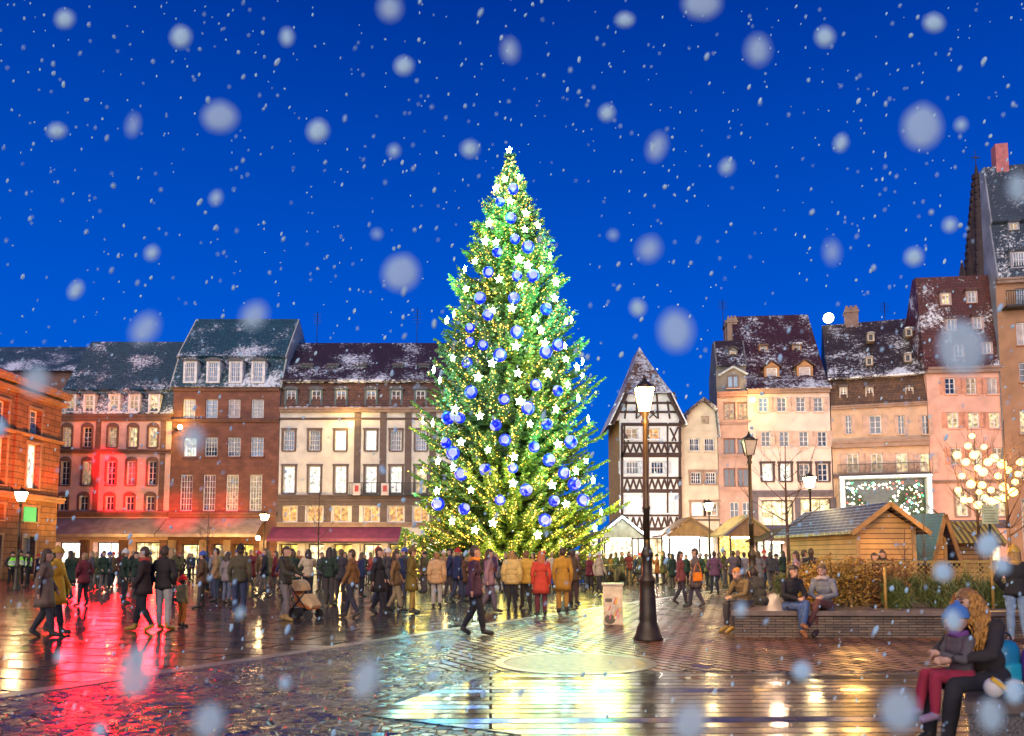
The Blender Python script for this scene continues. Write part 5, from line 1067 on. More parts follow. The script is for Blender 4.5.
def person(px, Y, bd, rz=0, h=1.7, coat=(.03, .03, .04), style='short', legs=(.03, .035, .06), shoes=(.03, .025, .02), hair='short', hcol=(.06, .035, .02), hat=None, scarf=None, bag=None, bagc=(.1, .05, .03), vest=False, label='', group=None, x=None, z=0, name='person', puffy=0.):
    p = at(px, HOR, Y); xx = p.x if x is None else x
    t = empty(name, (xx, Y, z), rz, label, 'person', group); s = h/1.73; t.scale = (s, s, s)
    reg, co, J = bd['reg'], bd['co'], bd['J']; hd = np.array(J['head']); inst('body', bd['me'], SKIN, t); sit = bd['kind'] in ('sitcross', 'sitlean', 'hold', 'lap')
    pe = J['pelvis'][2]
    cm = (reg == 'torso') | (reg == 'arm')
    if sit: cm = cm | ((reg == 'leg') & (co[:, 1] > -.16))
    inst('coat', garment(bd, 'coat_'+style+str(puffy), cm, (.012 if sit else .019)+puffy, (None if sit or style == 'short' else skirt(.60 if style == 'long' else .76, .06 if style == 'long' else .05)) if not (style == 'short' and not sit) else skirt(.86, .015), fold=.012), CLOTH(coat), t)
    lm = (reg == 'leg') | ((reg == 'torso') & (co[:, 2] < pe+.06)); inst('trousers', garment(bd, 'trousers', lm, .012, fold=.006), CLOTH(legs), t)
    km = (reg == 'foot') | ((reg == 'leg') & (co[:, 2] < (.16 if not sit else .1)))
    if bd['kind'] in ('sitcross', 'lap'): inst('shoes', garment(bd, 'shoes', km, .012), M(shoes, .5, name='shoe_leather'), t)
    else:
        for sg in (-1, 1): inst('shoe', garment(bd, 'shoe%d' % sg, km & (co[:, 0]*sg > 0), .012), M(shoes, .5, name='shoe_leather'), t)
    if vest:
        vm = garment(bd, 'vest', (reg == 'torso') & (co[:, 2] > pe+.08) & (co[:, 2] < J['neck'][2]-.03), .045)
        o = inst('vest', vm, M((.28, .85, .05), .6, name='lime_fluorescent'), t); st = garment(bd, 'vest_stripe', (reg == 'torso') & (((co[:, 2] > 1.1) & (co[:, 2] < 1.15)) | ((co[:, 2] > 1.23) & (co[:, 2] < 1.28))), .05); inst('reflective_stripe', st, M((.6, .62, .65), .3, name='silver_tape'), o)
    r = np.linalg.norm(co-hd, axis=1); top = (reg == 'head')
    if hair:
        hm = top & ((co[:, 2] > hd[2]+.055*bd['hr']) | (co[:, 1] > hd[1]+.03)) & (co[:, 1] > hd[1]-.075*bd['hr'])
        def longh(b):
            n = 16; rings = []; hr = bd['hr']
            for j, (dz, rx, ry, oy) in enumerate(((.09, .07, .07, .01), (.02, .102, .088, .03), (-.08, .105, .085, .045), (-.18, .115, .075, .055), (-.30, .12, .06, .075), (-.40, .09, .04, .085), (-.43, .03, .02, .085))):
                rings.append([(hd[0]+rx*hr*math.cos(a)*(1+.06*math.sin(6*a+j)), hd[1]+oy+ry*hr*math.sin(a)*(1 if math.sin(a) > 0 else .30 if dz < .05 else .8), hd[2]+dz*hr) for a in [2*math.pi*i/n for i in range(n)]])
            b.add([p_ for q_ in rings for p_ in q_], [(j*n+i, j*n+(i+1) % n, (j+1)*n+(i+1) % n, (j+1)*n+i) for j in range(len(rings)-1) for i in range(n)], 0, True)
        inst('hair', garment(bd, 'hair_'+hair, hm, .014, longh if hair == 'long' else None, fold=.006), M(hcol, .6, scale=40, amt=.5, bump=.5, name='hair'), t)
    if hat:
        def pom(b): b.ball((hd[0], hd[1]+.02, hd[2]+.15*bd['hr']), .035, 8, 6)
        inst('hat', garment(bd, 'hat', top & (co[:, 2] > hd[2]+.03+.25*(-(co[:, 1]-hd[1]))*0+.0), .03, pom), CLOTH(hat), t)
    if scarf:
        b = MB(); ne = Vector(J['neck']); n = 18; rings = []
        for j in range(8):
            a2 = 2*math.pi*j/8; rings.append([(ne.x+(.088+.036*math.cos(a2))*math.cos(a), ne.y-.01+(.085+.036*math.cos(a2))*math.sin(a), ne.z+.02+.045*math.sin(a2)+.01*math.sin(3*a)) for a in [2*math.pi*i/n for i in range(n)]])
        b.add([p_ for q_ in rings for p_ in q_], [(j*n+i, j*n+(i+1) % n, ((j+1) % 8)*n+(i+1) % n, ((j+1) % 8)*n+i) for j in range(8) for i in range(n)], 0, True); b.build('scarf', CLOTH(scarf), t)
    if bag:  # a shoulder bag: hangs from its wearer, so a thing of its own
        bx = J['el'][1][0]*s+.06; q_ = Matrix.Rotation(rz, 3, 'Z') @ Vector((bx, .02, 0)); g = MB(); g.lathe([(.001, 0), (.9, .005), (1, .05), (.92, .24), (.8, .27), (.001, .28)], n=14, sx=.07, sy=.15)
        g.path([(0, -.12, .25), (-.03, -.06, .48), (-.05, 0, .56), (-.03, .06, .48), (0, .12, .25)], [.012]*5, 6); o = g.build('bag', CLOTH(bagc), loc=(xx+q_.x, Y+q_.y, z+.78*s), rz=rz); tag(o, bag, 'bag')
    return t
S1 = makebody('stand', .019); S2 = makebody('walk', .019); S3 = makebody('photo', .019); S4 = makebody('pocket', .019); S5 = makebody('push', .017); S6 = makebody('walk', .016)
KID = makebody('stand', .019, 1.35); T1 = makebody('sitcross', .0095, 1, True); T2 = makebody('sitlean', .0095, 1, True); T3 = makebody('hold', .009, 1, True); T4 = makebody('lap', .010, 1.4, True); T5 = makebody('pocket', .011, 1, True)
def fy(y): return CAMZ*FPX/(y-HOR)
PI = math.pi
# named foreground and middle-ground people (px, feet y)
person(12.5, 40.5, S4, R(60), 1.75, vest=True, coat=(.015, .015, .02), legs=(.01, .01, .015), hat=(.01, .01, .02), label='police officer in a lime vest, furthest from the pink building', name='person')
person(21, 41.5, S1, R(5), 1.80, vest=True, coat=(.015, .015, .02), legs=(.01, .01, .015), hat=(.01, .01, .02), label='tallest of the police officers, in a lime vest, standing in the middle')
person(29, 40.2, S4, R(-70), 1.74, vest=True, coat=(.015, .015, .02), legs=(.01, .01, .015), hat=(.01, .01, .02), label='police officer in a lime vest, closest to the pink building')
person(47, fy(636), S2, R(110), 1.66, coat=(.16, .11, .08), style='long', legs=(.03, .03, .04), hair='long', label='walking person in a long taupe coat at the far end of the plaza')
person(58, fy(633), S2, R(95), 1.70, coat=(.62, .34, .02), style='long', legs=(.02, .02, .03), hat=(.45, .24, .03), bag='yellow green cloth bag carried by the person in the mustard coat', bagc=(.55, .55, .03), label='walking person in a bright mustard yellow long coat')
person(145, fy(630), S2, R(-80), 1.72, coat=(.03, .02, .02), style='mid', legs=(.015, .015, .02), shoes=(.4, .22, .02), scarf=(.35, .05, .03), label='walking person in a black coat with a red scarf and yellow shoes')
person(165, fy(629), S4, R(170), 1.74, coat=(.025, .02, .02), legs=(.38, .36, .34), shoes=(.4, .22, .02), label='person in a black jacket and pale grey trousers, back to the camera')
person(184, fy(626), KID, R(150), 1.08, coat=(.35, .30, .12), legs=(.5, .16, .02), hat=(.75, .02, .02), label='small child in a bright red bobble hat', name='person')
person(228, fy(603), S1, R(160), 1.66, coat=(.25, .20, .19), style='mid', legs=(.12, .14, .2), hair='long', label='person in a pale grey brown coat next to the olive jacket')
person(240.5, fy(617), S1, R(185), 1.80, coat=(.09, .075, .04), legs=(.05, .06, .11), shoes=(.45, .3, .05), hat=(.02, .02, .02), label='tall person in an olive jacket and jeans, back turned')
person(286, fy(620), S5, R(70), 1.76, coat=(.05, .045, .03), legs=(.16, .14, .14), shoes=(.35, .22, .06), label='person in a dark jacket pushing the cream stroller')
person(352, fy(617), S2, R(-95), 1.70, coat=(.18, .09, .03), legs=(.03, .03, .05), hair='short', label='walking person in a brown jacket in front of the purple awning')
person(379, fy(614), S6, R(80), 1.74, coat=(.02, .02, .025), style='long', legs=(.02, .02, .03), hair='short', label='walking person in a long black coat in front of the purple awning')
person(396, fy(611), S2, R(95), 1.68, coat=(.30, .17, .06), style='mid', legs=(.50, .36, .18), hair='long', label='walking person in a tan coat and light beige trousers')
person(412, fy(613), S4, R(100), 1.76, coat=(.17, .12, .02), style='long', legs=(.3, .2, .05), hair='short', hat=(.15, .1, .04), label='person in a long olive gold coat left of the christmas tree')
person(437, fy(607), S1, R(180), 1.64, coat=(.62, .38, .18), style='mid', legs=(.5, .46, .4), hair='short', hcol=(.3, .16, .05), puffy=.03, label='person in a puffy pale beige coat facing the christmas tree')
person(474.5, fy(634), S6, R(100), 1.73, coat=(.06, .025, .05), style='mid', legs=(.015, .015, .02), scarf=(.75, .22, .02), hair='short', label='walking person in a plum coat with a vivid orange scarf')
person(489, fy(612), S2, R(100), 1.72, coat=(.32, .18, .20), style='mid', legs=(.12, .09, .12), hair='long', label='walking person in a dusty mauve coat behind the plum coat')
person(512, fy(609), S1, R(175), 1.68, coat=(.68, .48, .16), style='mid', legs=(.04, .035, .03), hair='long', hcol=(.35, .2, .05), puffy=.035, label='person in a puffy cream coat, back turned to the camera')
person(526, fy(608), S4, R(190), 1.68, coat=(.68, .42, .07), style='mid', legs=(.04, .035, .03), hair='short', hcol=(.2, .1, .04), puffy=.035, label='person in a puffy saffron yellow coat next to the red coat')
person(541, fy(615), S1, R(180), 1.66, coat=(.50, .05, .025), style='long', legs=(.12, .02, .03), hair='long', hcol=(.4, .12, .04), label='person in a red hooded coat watching the christmas tree')
person(562.5, fy(612), S1, R(180), 1.76, coat=(.50, .26, .03), style='long', legs=(.45, .24, .05), hair='short', label='person in a long ochre coat watching the christmas tree')
person(573, fy(604), S4, R(150), 1.72, coat=(.10, .06, .03), style='mid', legs=(.08, .04, .03), label='person in a dark brown coat partly behind the ochre coat')
# crowd by the stalls on the right
person(680, fy(604), S2, R(80), 1.68, coat=(.22, .06, .06), style='mid', legs=(.05, .04, .05), hair='long', label='walking person in a maroon coat right of the big lamp post')
person(695, fy(607), S2, R(-95), 1.76, coat=(.14, .10, .09), style='long', legs=(.06, .05, .07), hair='short', bag='bright orange carrier bag held by the person in the grey brown coat', bagc=(.75, .20, .01), label='walking person in a grey brown coat with an orange bag')
person(714, fy(594), S4, R(180), 1.72, coat=(.16, .07, .12), style='mid', legs=(.03, .03, .04), label='person in a mauve coat standing between the lamp posts')
person(733, fy(593), S3, R(170), 1.74, coat=(.13, .10, .12), style='mid', legs=(.03, .03, .04), label='person with raised arms photographing before the yellow stall')
person(744, fy(592), S1, R(190), 1.70, coat=(.30, .28, .30), style='mid', legs=(.2, .18, .16), scarf=(.5, .5, .5), label='person in a pale grey coat before the yellow stall')
person(796, 24.5, S1, R(-120), 1.68, coat=(.35, .22, .28), legs=(.3, .25, .25), hair='long', label='person in a pale pink jacket behind the planter seat', z=0)
person(804, 25, S4, R(100), 1.72, coat=(.40, .38, .36), legs=(.05, .05, .06), hair='short', label='person in a light grey jacket behind the planter seat')
person(811, 24.3, S1, R(160), 1.76, coat=(.02, .02, .025), legs=(.02, .02, .03), hair='short', label='person in a black jacket between bare tree and golden hedge')
person(874, 22.6, S1, R(30), 1.62, coat=(.03, .02, .02), legs=(.02, .02, .03), label='dark head and shoulders behind the hedge, farther from the lattice')
person(882.5, 22.8, S4, R(-30), 1.70, coat=(.04, .03, .03), legs=(.02, .02, .03), hair='long', label='dark haired person behind the hedge, nearer the lattice fence')
# seated on the planter
b_ = lambda px, Y: at(px, HOR, Y).x
person(742, 16.6, T2, R(-62), 1.70, coat=(.16, .11, .05), legs=(.05, .045, .05), shoes=(.35, .22, .05), hair='short', hcol=(.55, .22, .04), label='seated person with orange hair leaning forward on the planter corner', x=4.80, z=0.0)
person(757, 17.4, T2, R(200), 1.70, coat=(.05, .05, .045), legs=(.03, .03, .035), hair='short', hcol=(.03, .02, .02), label='seated person in a dark coat with back turned on the seat', x=5.35, z=0.0)
person(789, 15.66, T1, R(12), 1.72, coat=(.018, .016, .02), legs=(.06, .11, .25), shoes=(.30, .13, .05), hair='long', hcol=(.03, .02, .015), label='seated woman in a black coat, blue jeans and brown ankle boots', x=b_(790, 15.66))
person(822, 15.75, T1, R(-38), 1.74, coat=(.17, .18, .21), legs=(.13, .05, .04), shoes=(.05, .03, .03), hair='short', hcol=(.13, .08, .04), scarf=(.50, .40, .36), label='seated person in a grey jacket with a thick pale scarf', x=b_(823, 15.75))
# near group on the right
w1 = person(960, 6.62, T3, R(-74), 1.64, coat=(.03, .025, .025), legs=(.02, .02, .025), shoes=(.02, .02, .02), hair='short', hcol=(.30, .14, .04), label='seated woman with long blond hair bending over a child', x=3.86)
person(948, 6.52, T4, R(-82), 1.12, coat=(.10, .085, .09), legs=(.30, .02, .05), shoes=(.28, .2, .32), hair=None, hat=(.06, .18, .48), scarf=(.16, .05, .22), label='small child in a blue hat and dark red trousers on her lap', x=3.60, z=.215)

person(1014, 14.5, T5, R(150), 1.70, coat=(.02, .02, .022), legs=(.20, .30, .45), shoes=(.4, .36, .36), hair='long', hcol=(.4, .22, .06), hat=(.55, .33, .05), scarf=(.55, .33, .06), label='standing woman in a black jacket, light jeans and mustard hat')
# the loose curly hair of the woman on the near bench: many separate locks falling from the crown
def locks(t, J, col, n=230, ln=.5):
    r = random.Random(5); hd = Vector(J['head']); b = MB()
    for _ in range(n):
        a = r.uniform(-.5, PI+.5); el = r.uniform(.15, 1.45); p = hd+Vector((.09*math.cos(a)*math.cos(el), .015+.1*math.sin(a)*math.cos(el), .01+.118*math.sin(el))); o = Vector((math.cos(a), math.sin(a)*.9, 0)); pts = [p]; L_ = ln*r.uniform(.55, 1.05); w_ = r.uniform(.012, .03); ph = r.uniform(0, 6)
        for k in range(1, 9):
            f = k/8; pts.append(p+o*(.055*math.sin(min(f*2.2, 1.57))+.03*f)+Vector((w_*math.sin(ph+k*1.3), w_*math.cos(ph+k*1.3)-.03*f, -L_*f**1.15+.02*(1-f))))
        b.path(pts, [.008, .011, .012, .012, .012, .011, .009, .007, .003], 5)
    me = b.build('hair_locks', M(col, .5, scale=30, amt=.5, name='curly_hair'), t); return me
locks(w1, T3['J'], (.50, .24, .05))
def eyes(t, J, hr=1.):
    hd = Vector(J['head']); b = MB()
    for sg in (-1, 1): b.ball(hd+Vector((sg*.033*hr, -.087*hr, .022*hr)), .012*hr, 8, 6, 0, (1.2, .6, .7)); b.obox(hd+Vector((sg*.018*hr, -.094*hr, .045*hr)), hd+Vector((sg*.05*hr, -.088*hr, .048*hr)), .007, .006, 0, (0, 1, 0))
    b.build('eyes', M((.03, .02, .015), .3, name='dark_eyes'), t); b = MB(); b.ball(hd+Vector((0, -.098*hr, -.055*hr)), .02*hr, 8, 6, 0, (1.1, .35, .3)); b.build('mouth', M((.35, .10, .09), .5, name='lips'), t)
for t in [o for o in C.objects if o.type == 'EMPTY' and o.get('label', '').startswith(('seated', 'small child in a blue', 'standing woman'))]:
    lb = t['label']; bdx = T4 if 'small child' in lb else T3 if 'bending' in lb else T5 if 'standing' in lb else T1 if ('blue jeans' in lb or 'scarf' in lb) else T2
    eyes(t, bdx['J'], bdx['hr'])
# stroller
p = at(305, HOR, fy(618)); st = empty('stroller', (p.x, p.y, 0), R(75), 'cream and orange baby stroller pushed across the plaza', 'stroller'); b = MB()
for sx in (-.24, .24): b.path([(sx, .38, 1.02), (sx, .1, .62), (sx, -.28, .14)], [.018]*3, 8); b.path([(sx, -.12, .62), (sx, .30, .14)], [.018]*2, 8)
b.tube((-.24, .38, 1.02), (.24, .38, 1.02), .022); b.tube((-.24, .3, .14), (.24, .3, .14), .014); b.tube((-.24, -.28, .14), (.24, -.28, .14), .014); b.build('frame', DARKMET, st)
for sx in (-.27, .27):
    for yy in (-.28, .3): b = MB(); b.tube((sx-.02, yy, .12), (sx+.02, yy, .12), .12, .12, 18); b.build('wheel', M((.02, .02, .02), .7, name='rubber'), st)
CR = CLOTH((.62, .42, .22)); b = MB(); b.prism([(-.34, .30), (-.30, .24), (.10, .34), (.22, .80), (.16, .82), (.06, .44), (-.28, .36)], 'x', -.21, .21); b.build('seat', M((.5, .14, .03), .8, name='orange_cloth'), st)
b = MB(); b.prism([(-.36, .34), (-.33, .28), (-.02, .44), (.0, .60), (-.16, .62)], 'x', -.225, .225); b.build('footmuff', CR, st); b = MB()
hp = [(.24*math.cos(R(a)), .24*math.sin(R(a))) for a in range(0, 141, 14)]; b.prism([(.16-x*.9, .70+y*1.1) for x, y in hp]+[(.16-x*.8, .70+y*.98) for x, y in hp[::-1]], 'x', -.225, .225)
for sx in (-.225, .21): b.prism([(.16-x*.82, .70+y*1.0) for x, y in hp]+[(.16, .70)], 'x', sx, sx+.015)
b.build('hood', CR, st); b = MB(); b.box(-.2, .2, -.1, .26, .15, .28); b.build('basket', M((.03, .03, .03), .8, name='black_mesh'), st)
# the crowd
COL = {'black': (.02, .02, .025), 'navy': (.02, .03, .09), 'charcoal': (.06, .06, .07), 'brown': (.12, .06, .03), 'olive': (.09, .08, .03), 'dark green': (.02, .04, .025), 'maroon': (.16, .02, .03), 'tan': (.34, .20, .09), 'grey': (.22, .22, .23), 'plum': (.12, .03, .10), 'rust': (.32, .10, .03), 'cream': (.55, .45, .30)}
HEAD = ['bareheaded', 'long haired', 'white hatted', 'red hatted', 'black hatted', 'blue hatted']
LMK = [(78, 'before the first pink building doorway'), (112, 'before the second pink building doorway'), (150, 'between the pink and brick buildings'), (180, 'near the child in the red hat'), (215, 'before the yellow lit brick building entrance'), (262, 'by the lamp beside the purple awning'), (292, 'behind the stroller pusher'), (330, 'before the near end of the purple awning'), (372, 'before the middle of the purple awning'), (420, 'at the end of the purple awning'),
       (470, 'under the tree skirt behind the beige coat'), (520, 'under the tree skirt behind the cream coat'), (580, 'under the tree skirt behind the red coat'), (602, 'by the narrow brown roofed stall'), (642, 'at the stall edged with white lights'), (668, 'just past the big lamp post'), (715, 'at the plain brown stall'), (765, 'at the yellow glowing stall'), (2000, 'beside the bare tree and chalet')]
used = set(); rc = random.Random(21); nP = 0
def crowd(px, Y, dark=.75):
    global nP
    lm = next(l for x, l in LMK if px < x); names = list(COL); 
    for _ in range(60):
        cn = rc.choice(names[:7]) if rc.random() < dark else rc.choice(names[6:]); hn = rc.choice(HEAD[:2] if rc.random() < .5 else HEAD)
        if (cn, hn, lm) not in used: break
    else: return
    used.add((cn, hn, lm)); bd = rc.choice([S1, S1, S2, S4, S4, S3, S6]); hats = {'white hatted': (.6, .58, .55), 'red hatted': (.5, .03, .03), 'black hatted': (.02, .02, .02), 'blue hatted': (.05, .1, .4)}
    person(px, Y, bd, rc.uniform(0, 6.28), rc.uniform(1.58, 1.82), coat=COL[cn], style=rc.choice(['short', 'mid', 'long', 'mid']), legs=rc.choice([(.02, .02, .03), (.04, .05, .09), (.06, .05, .05), (.12, .1, .09)]), hair='long' if hn == 'long haired' else 'short', hcol=rc.choice([(.04, .025, .02), (.12, .07, .03), (.35, .22, .1)]), hat=hats.get(hn),
           label='%s person in a %s coat %s' % (hn, cn, lm), group='people in the crowd'); nP += 1
px = 40
while px < 415: crowd(px+rc.uniform(-2, 2), rc.uniform(38, 46) if rc.random() < .55 else rc.uniform(46, 56), .85); px += 4.6 if rc.random() < .8 else 10
for px in (92, 97, 104, 110, 201, 207, 213, 222, 251, 259, 268, 276): crowd(px, rc.uniform(33, 37), .95)
for px in (322, 334, 345, 362, 386, 403, 424): crowd(px, rc.uniform(29, 35), .6)
px = 426
while px < 600: crowd(px+rc.uniform(-2, 2), rc.uniform(33, 37.5), .5); px += 9
for px in (583, 590, 597, 604, 611, 616, 622, 629, 635, 640, 657, 663, 669): crowd(px, rc.uniform(43, 48), .9)
for px in (672, 686, 700, 706, 719, 724, 738, 750, 758, 764, 770, 776, 783): crowd(px, rc.uniform(33, 42), .8)
for _ in range(15): crowd(rc.uniform(185, 430), rc.uniform(23.5, 31), .8)
for _ in range(9): crowd(rc.uniform(440, 600), rc.uniform(27, 32), .45)
for _ in range(6): crowd(rc.uniform(70, 180), rc.uniform(24, 32), .9)
print('crowd', nP)
# ------------------------------------------------------------------ snow
m, nt, bb = nodes('snowflake'); setc(bb, (.86, .88, .92), .8); bb.inputs['Alpha'].default_value = .8; SNOWF = m
m, nt, bb = nodes('soft_snowflake'); setc(bb, (.86, .88, .92), .9); bb.inputs['Alpha'].default_value = .62; SOFTF = m
for m in (SNOWF, SOFTF):
    nt = m.node_tree; out = nt.nodes['Material Output']; df = N(nt, 'ShaderNodeBsdfDiffuse'); df.inputs[0].default_value = (.58, .85, 1, 1); tl = N(nt, 'ShaderNodeBsdfTranslucent'); tl.inputs[0].default_value = (.58, .85, 1, 1); a = N(nt, 'ShaderNodeMixShader'); a.inputs[0].default_value = .45; L(nt, df, 0, a, 1); L(nt, tl, 0, a, 2)
    tr = N(nt, 'ShaderNodeBsdfTransparent'); c = N(nt, 'ShaderNodeMixShader'); c.inputs[0].default_value = .85 if m is SNOWF else .48; L(nt, tr, 0, c, 1); L(nt, a, 0, c, 2); L(nt, c, 0, out, 0)
rs = np.random.default_rng(12); Q = []; F_ = []; VV = []; no_ = 0
OCT = np.array([(1, 0, 0), (.31, .95, 0), (-.81, .59, 0), (-.81, -.59, 0), (.31, -.95, 0)])
def flake(c, r, st, tilt):
    """small rounded flake, a little drawn out along its fall"""
    global no_
    ax = np.array([math.sin(tilt), 0, math.cos(tilt)]); sx = np.array([math.cos(tilt), 0, -math.sin(tilt)]); sy = np.array([0, 1, 0]); n = 6
    for zf, rf in ((-.6, .75), (.0, 1), (.6, .75)):
        for i in range(n): a = 2*math.pi*i/n; VV.append(c+ax*zf*r*st+sx*r*rf*math.cos(a)+sy*r*rf*math.sin(a))
    VV.append(c-ax*r*st); VV.append(c+ax*r*st)
    for j in (0, 1):
        for i in range(n): F_.append((no_+j*n+i, no_+j*n+(i+1) % n, no_+(j+1)*n+(i+1) % n, no_+(j+1)*n+i))
    for i in range(n): F_.append((no_+3*n, no_+(i+1) % n, no_+i)); F_.append((no_+3*n+1, no_+2*n+i, no_+2*n+(i+1) % n))
    no_ += 3*n+2
for _ in range(4300):
    Y = 2.2*(20/2.2)**rs.random(); px = rs.uniform(-250, 1274); py = rs.uniform(-120, 860)
    if rs.random() < .25 and py > 420: continue
    p = at(px, py, Y)
    if p.z < .03: continue
    rp_ = rs.choice([.6, .85, 1.2, 1.8, 2.5], p=[.38, .30, .18, .10, .04]); r = rp_*Y/FPX; r = min(max(r, .0035), .02)
    flake(np.array(p), r, rs.uniform(1.0, 2.4), rs.uniform(.1, .6))
me = bpy.data.meshes.new('falling_snow'); me.from_pydata([tuple(v) for v in VV], [], F_); me.polygons.foreach_set('use_smooth', [True]*len(me.polygons)); me.materials.append(SNOWF); o = bpy.data.objects.new('falling_snow', me); C.objects.link(o); tag(o, 'small white snowflakes falling all over the square', 'snow', None, 'stuff')
BIG = [(65,19,9,9,0),(181,37,10,11,0),(287,37,6,9,0),(404,66,9,9,0),(57,131,9,7,0),(220,117,17,15,1),(133,125,5,11,1),(318,131,10,11,0),(470,149,8,8,0),(394,151,5,6,0),(216,198,5,7,0),(152,253,6,7,0),(76,290,6,9,0),(401,273,17,18,1),(145,329,11,16,1),(254,316,11,14,1),(377,234,4,4,0),(390,8,11,13,1),(510,50,7,12,1),
(625,20,9,7,0),(702,4,19,15,1),(758,50,11,15,1),(825,37,9,10,0),(934,23,10,9,0),(922,127,19,23,1),(607,113,7,8,0),(657,147,8,14,1),(841,143,6,9,0),(727,167,6,8,0),(961,125,5,6,0),(649,249,10,12,1),(613,235,4,4,0),(914,257,8,9,0),(950,225,6,7,0),(638,308,7,8,0),(676,331,16,20,1),(832,252,6,11,1),(1018,188,10,15,1),
(36,381,13,15,1),(0,428,6,9,0),(192,440,12,14,1),(137,671,17,25,1),(209,721,14,17,1),(366,679,12,19,1),(690,722,15,18,1),(802,671,9,9,0),(587,718,11,14,1),(943,572,9,9,0),(988,545,10,12,0),(1002,566,8,8,0),(953,620,8,10,0),(899,711,18,20,1),(991,715,12,16,1),(1014,692,9,11,0),(962,348,24,28,1),(60,657,5,6,0),(285,683,5,6,0),(741,609,5,7,0),(520,694,5,6,0),(433,676,5,5,0),(100,730,6,6,0),(240,613,4,6,0),(540,640,4,5,0)]
f0 = {}
for i, (px, py, rx, ry, soft) in enumerate(BIG):
    Y = (.62 if soft else .95)+.02*(i % 7); p = at(px, py, Y); s = Y/FPX
    if soft not in f0:
        b = MB(); b.ball((0, 0, 0), 1, 20, 14)
        b.v = [tuple(Vector(v)*(1+.07*noise.noise(Vector(v)*2.2)+.03*noise.noise(Vector(v)*6))) for v in b.v]
        f0[soft] = b.build('snowflake', SOFTF if soft else SNOWF); o = f0[soft]
    else: o = f0[soft].copy(); C.objects.link(o)
    o.location = p; o.scale = (rx*s*1.02, rx*s*.35, ry*s*1.02); o.rotation_euler = (0, R(((i*53) % 50)-10), 0)
    tag(o, 'large soft translucent snowflake drifting close in front of the camera' if soft else 'medium bright round snowflake falling in front of the camera', 'snowflake', 'large soft snowflakes' if soft else 'medium bright snowflakes')
# ------------------------------------------------------------------ world, sun, view
w = bpy.data.worlds.new('World'); sc.world = w; w.use_nodes = True; nt = w.node_tree; bg = nt.nodes['Background']
FILL_EL, SUN_AZ = R(14), R(200)
sky = nt.nodes.new('ShaderNodeTexSky'); sky.sky_type = 'NISHITA'; sky.sun_disc = False; sky.sun_elevation = R(1.5); sky.sun_rotation = SUN_AZ; sky.ozone_density = 6; sky.air_density = 1.; sky.dust_density = .2
tc = nt.nodes.new('ShaderNodeTexCoord'); spx = nt.nodes.new('ShaderNodeSeparateXYZ'); nt.links.new(tc.outputs['Generated'], spx.inputs[0])
rp = nt.nodes.new('ShaderNodeValToRGB'); nt.links.new(spx.outputs[2], rp.inputs[0])
el = rp.color_ramp.elements; el[0].position = 0; el[0].color = (0, .086, .43, 1); el[1].position = .62; el[1].color = (.0, .018, .175, 1)
e = el.new(.28); e.color = (0, .056, .37, 1)
m1 = nt.nodes.new('ShaderNodeMix'); m1.data_type = 'RGBA'; m1.blend_type = 'ADD'; m1.inputs[0].default_value = 1
sm = nt.nodes.new('ShaderNodeMix'); sm.data_type = 'RGBA'; sm.blend_type = 'MULTIPLY'; sm.inputs[0].default_value = 1; sm.inputs[7].default_value = (.0, .01, .03, 1)
nt.links.new(sky.outputs[0], sm.inputs[6]); nt.links.new(sm.outputs[2], m1.inputs[7]); nt.links.new(rp.outputs[0], m1.inputs[6]); nt.links.new(m1.outputs[2], bg.inputs[0])
bg.inputs[1].default_value = 1.0
def lamp(kind, name, loc, col, power, size=.1, target=None, spot=60, blend=.5, shape=None):
    l = bpy.data.lights.new(name, kind); l.color = col; l.energy = power; o = bpy.data.objects.new(name, l); C.objects.link(o); o.location = loc
    if kind == 'SUN': l.angle = size
    else: l.shadow_soft_size = size
    if kind == 'SPOT': l.spot_size = R(spot); l.spot_blend = blend
    if target is not None: o.rotation_euler = (Vector(target)-Vector(loc)).to_track_quat('-Z', 'Y').to_euler()
    return o
sd = Vector((math.sin(SUN_AZ)*math.cos(FILL_EL), math.cos(SUN_AZ)*math.cos(FILL_EL), math.sin(FILL_EL)))
lamp('SUN', 'frontal_fill', (0, 0, 40), (1, .81, .62), FILLP, R(60), target=Vector((0, 0, 40))-sd)  # added soft frontal light that lifts facades and flakes; no sun is up
# coloured facade projectors of the square, and added red spots towards the paving
lamp('SPOT', 'orange_projector', (-27, 44, 1.2), (1, .16, .01), 17000, .3, (-33, 51.5, 9.5), 60, .6)
lamp('SPOT', 'orange_projector', (-27, 56, 1.2), (1, .45, .05), 2500, .3, (-33, 57, 8.2), 75, .6)
for x, z, pw, an, hx in ((-33.6, 9.0, 60000, 13, -30), (-33.0, 6.6, 60000, 14, -29), (-34.6, 8.2, 14000, 16, -32), (-31.0, 8.3, 30000, 10, -26), (-31.2, 5.6, 26000, 9, -26), (-27.5, 4.9, 22000, 17, -22), (-23.5, 5.2, 12000, 16, -22)):
    lamp('SPOT', 'red_spot', (hx, 51, 6.5), (1, .004, .008), pw, .3, (x, 66, z), an, 1)
for x, pw in ((-34.5, 1500), (-32.2, 900), (-28.0, 1100)): lamp('SPOT', 'red_spot', (x, 63.3, 5.6), (1, .004, .008), pw*7, 1.25, (x*.45, 25, 0), 70, 1)  # unseen red lights added to streak the wet paving
for px, py, pw, c in ((178, 426, 260, (1, .55, .08)), (350, 424, 300, (1, .6, .15))):
    p = at(px, py, 65); lamp('POINT', 'wall_lamp_light', (p.x, 64.6, p.z), c, pw, .12)
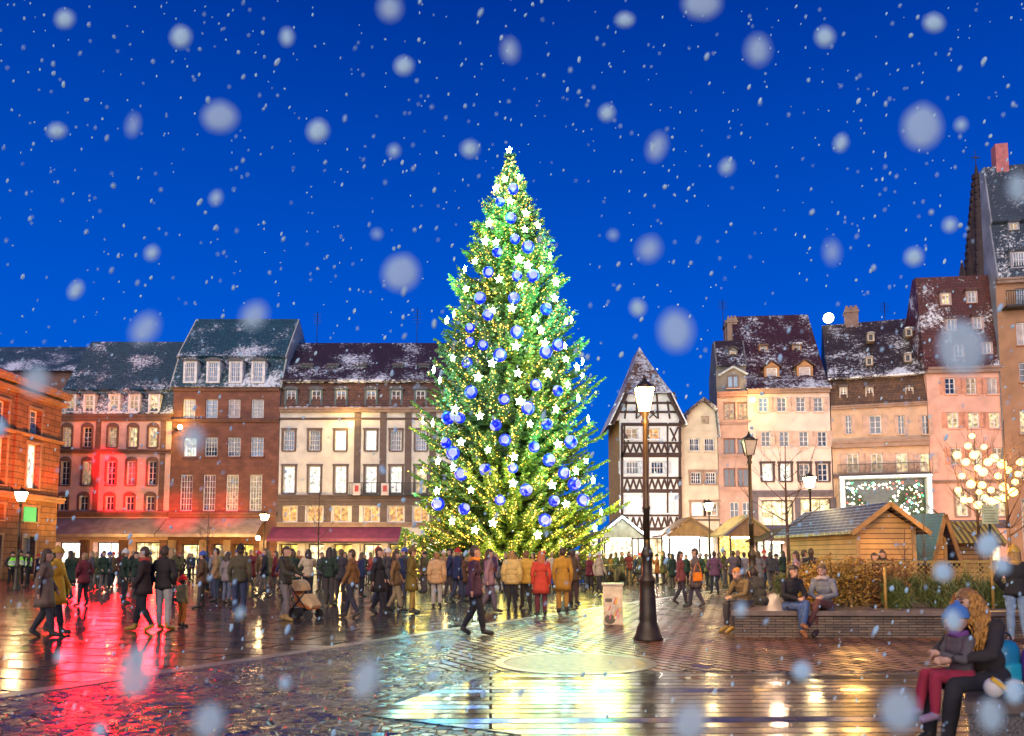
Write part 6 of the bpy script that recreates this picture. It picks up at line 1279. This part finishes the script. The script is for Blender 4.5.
# light of the fairy strings and stars on the needles around them
rl = random.Random(9)
for k in range(110):
    z = Z0+(ZT-Z0-.8)*(k+.5)/110; a = math.pi+rl.random()*math.pi; r = TR(z)*1.06+.25; wy = max(0, 1-(z-2)/7); g = rl.random()
    col = (1, .74, .12) if rl.random() < .10+.8*wy else ((.25, 1, .42) if g < .36 else (.05, .75, 1) if g < .68 else (.02, .12, 1)); pw = 62*(.45+.75*min(1, r/4))*(1+.7*wy)
    lamp('POINT', 'fairy_glow', (TX+r*math.cos(a), TY+r*math.sin(a)*1.0, z), col, pw, .4)
p = at(752.5, 400, 59); lamp('POINT', 'wall_lamp_light', (p.x, 58.6, p.z), (1, .55, .12), 170, .12)
# unseen warm points added for market, shop and lantern light on fronts and paving
for px, Y, z, pw, c in ((700, 55, 3.6, 350, (1, .6, .3)), (775, 53, 4, 650, (1, .62, .4)), (850, 50, 4.2, 1000, (1, .58, .28)), (925, 48, 4.5, 1200, (1, .56, .28)), (1010, 48, 5, 1000, (1, .5, .22)), (985, 23.4, 3.9, 420, (1, .5, .12)), (850, 21, 3.4, 170, (1, .5, .12)), (110, 61, 3, 500, (1, .55, .12)), (215, 61, 3, 700, (1, .55, .1)), (340, 61, 3, 700, (1, .6, .15)), (650, 55, 4, 600, (1, .85, .75)), (647, 14.3, 4.0, 150, (1, .45, .1)), (450, 38.5, 2.2, 130, (1, .72, .25)), (560, 38.5, 2.2, 130, (1, .72, .25))):
    p = at(px, HOR, Y); lamp('POINT', 'warm_fill_light', (p.x, Y, z), c, pw, .25)
sc.view_settings.view_transform = 'Standard'; sc.view_settings.look = 'None'; sc.view_settings.exposure = .65; sc.view_settings.gamma = 1
sc.render.engine = 'CYCLES'; cy = sc.cycles; cy.use_denoising = True; cy.denoiser = 'OPENIMAGEDENOISE'; cy.sample_clamp_indirect = 4; cy.sample_clamp_direct = 0
cy.max_bounces = 5; cy.diffuse_bounces = 2; cy.glossy_bounces = 3; cy.transparent_max_bounces = 8; cy.transmission_bounces = 2; cy.caustics_reflective = False; cy.caustics_refractive = False; cy.use_light_tree = True

cam.dof.use_dof = True; cam.dof.focus_distance = 42; cam.dof.aperture_fstop = 2.2
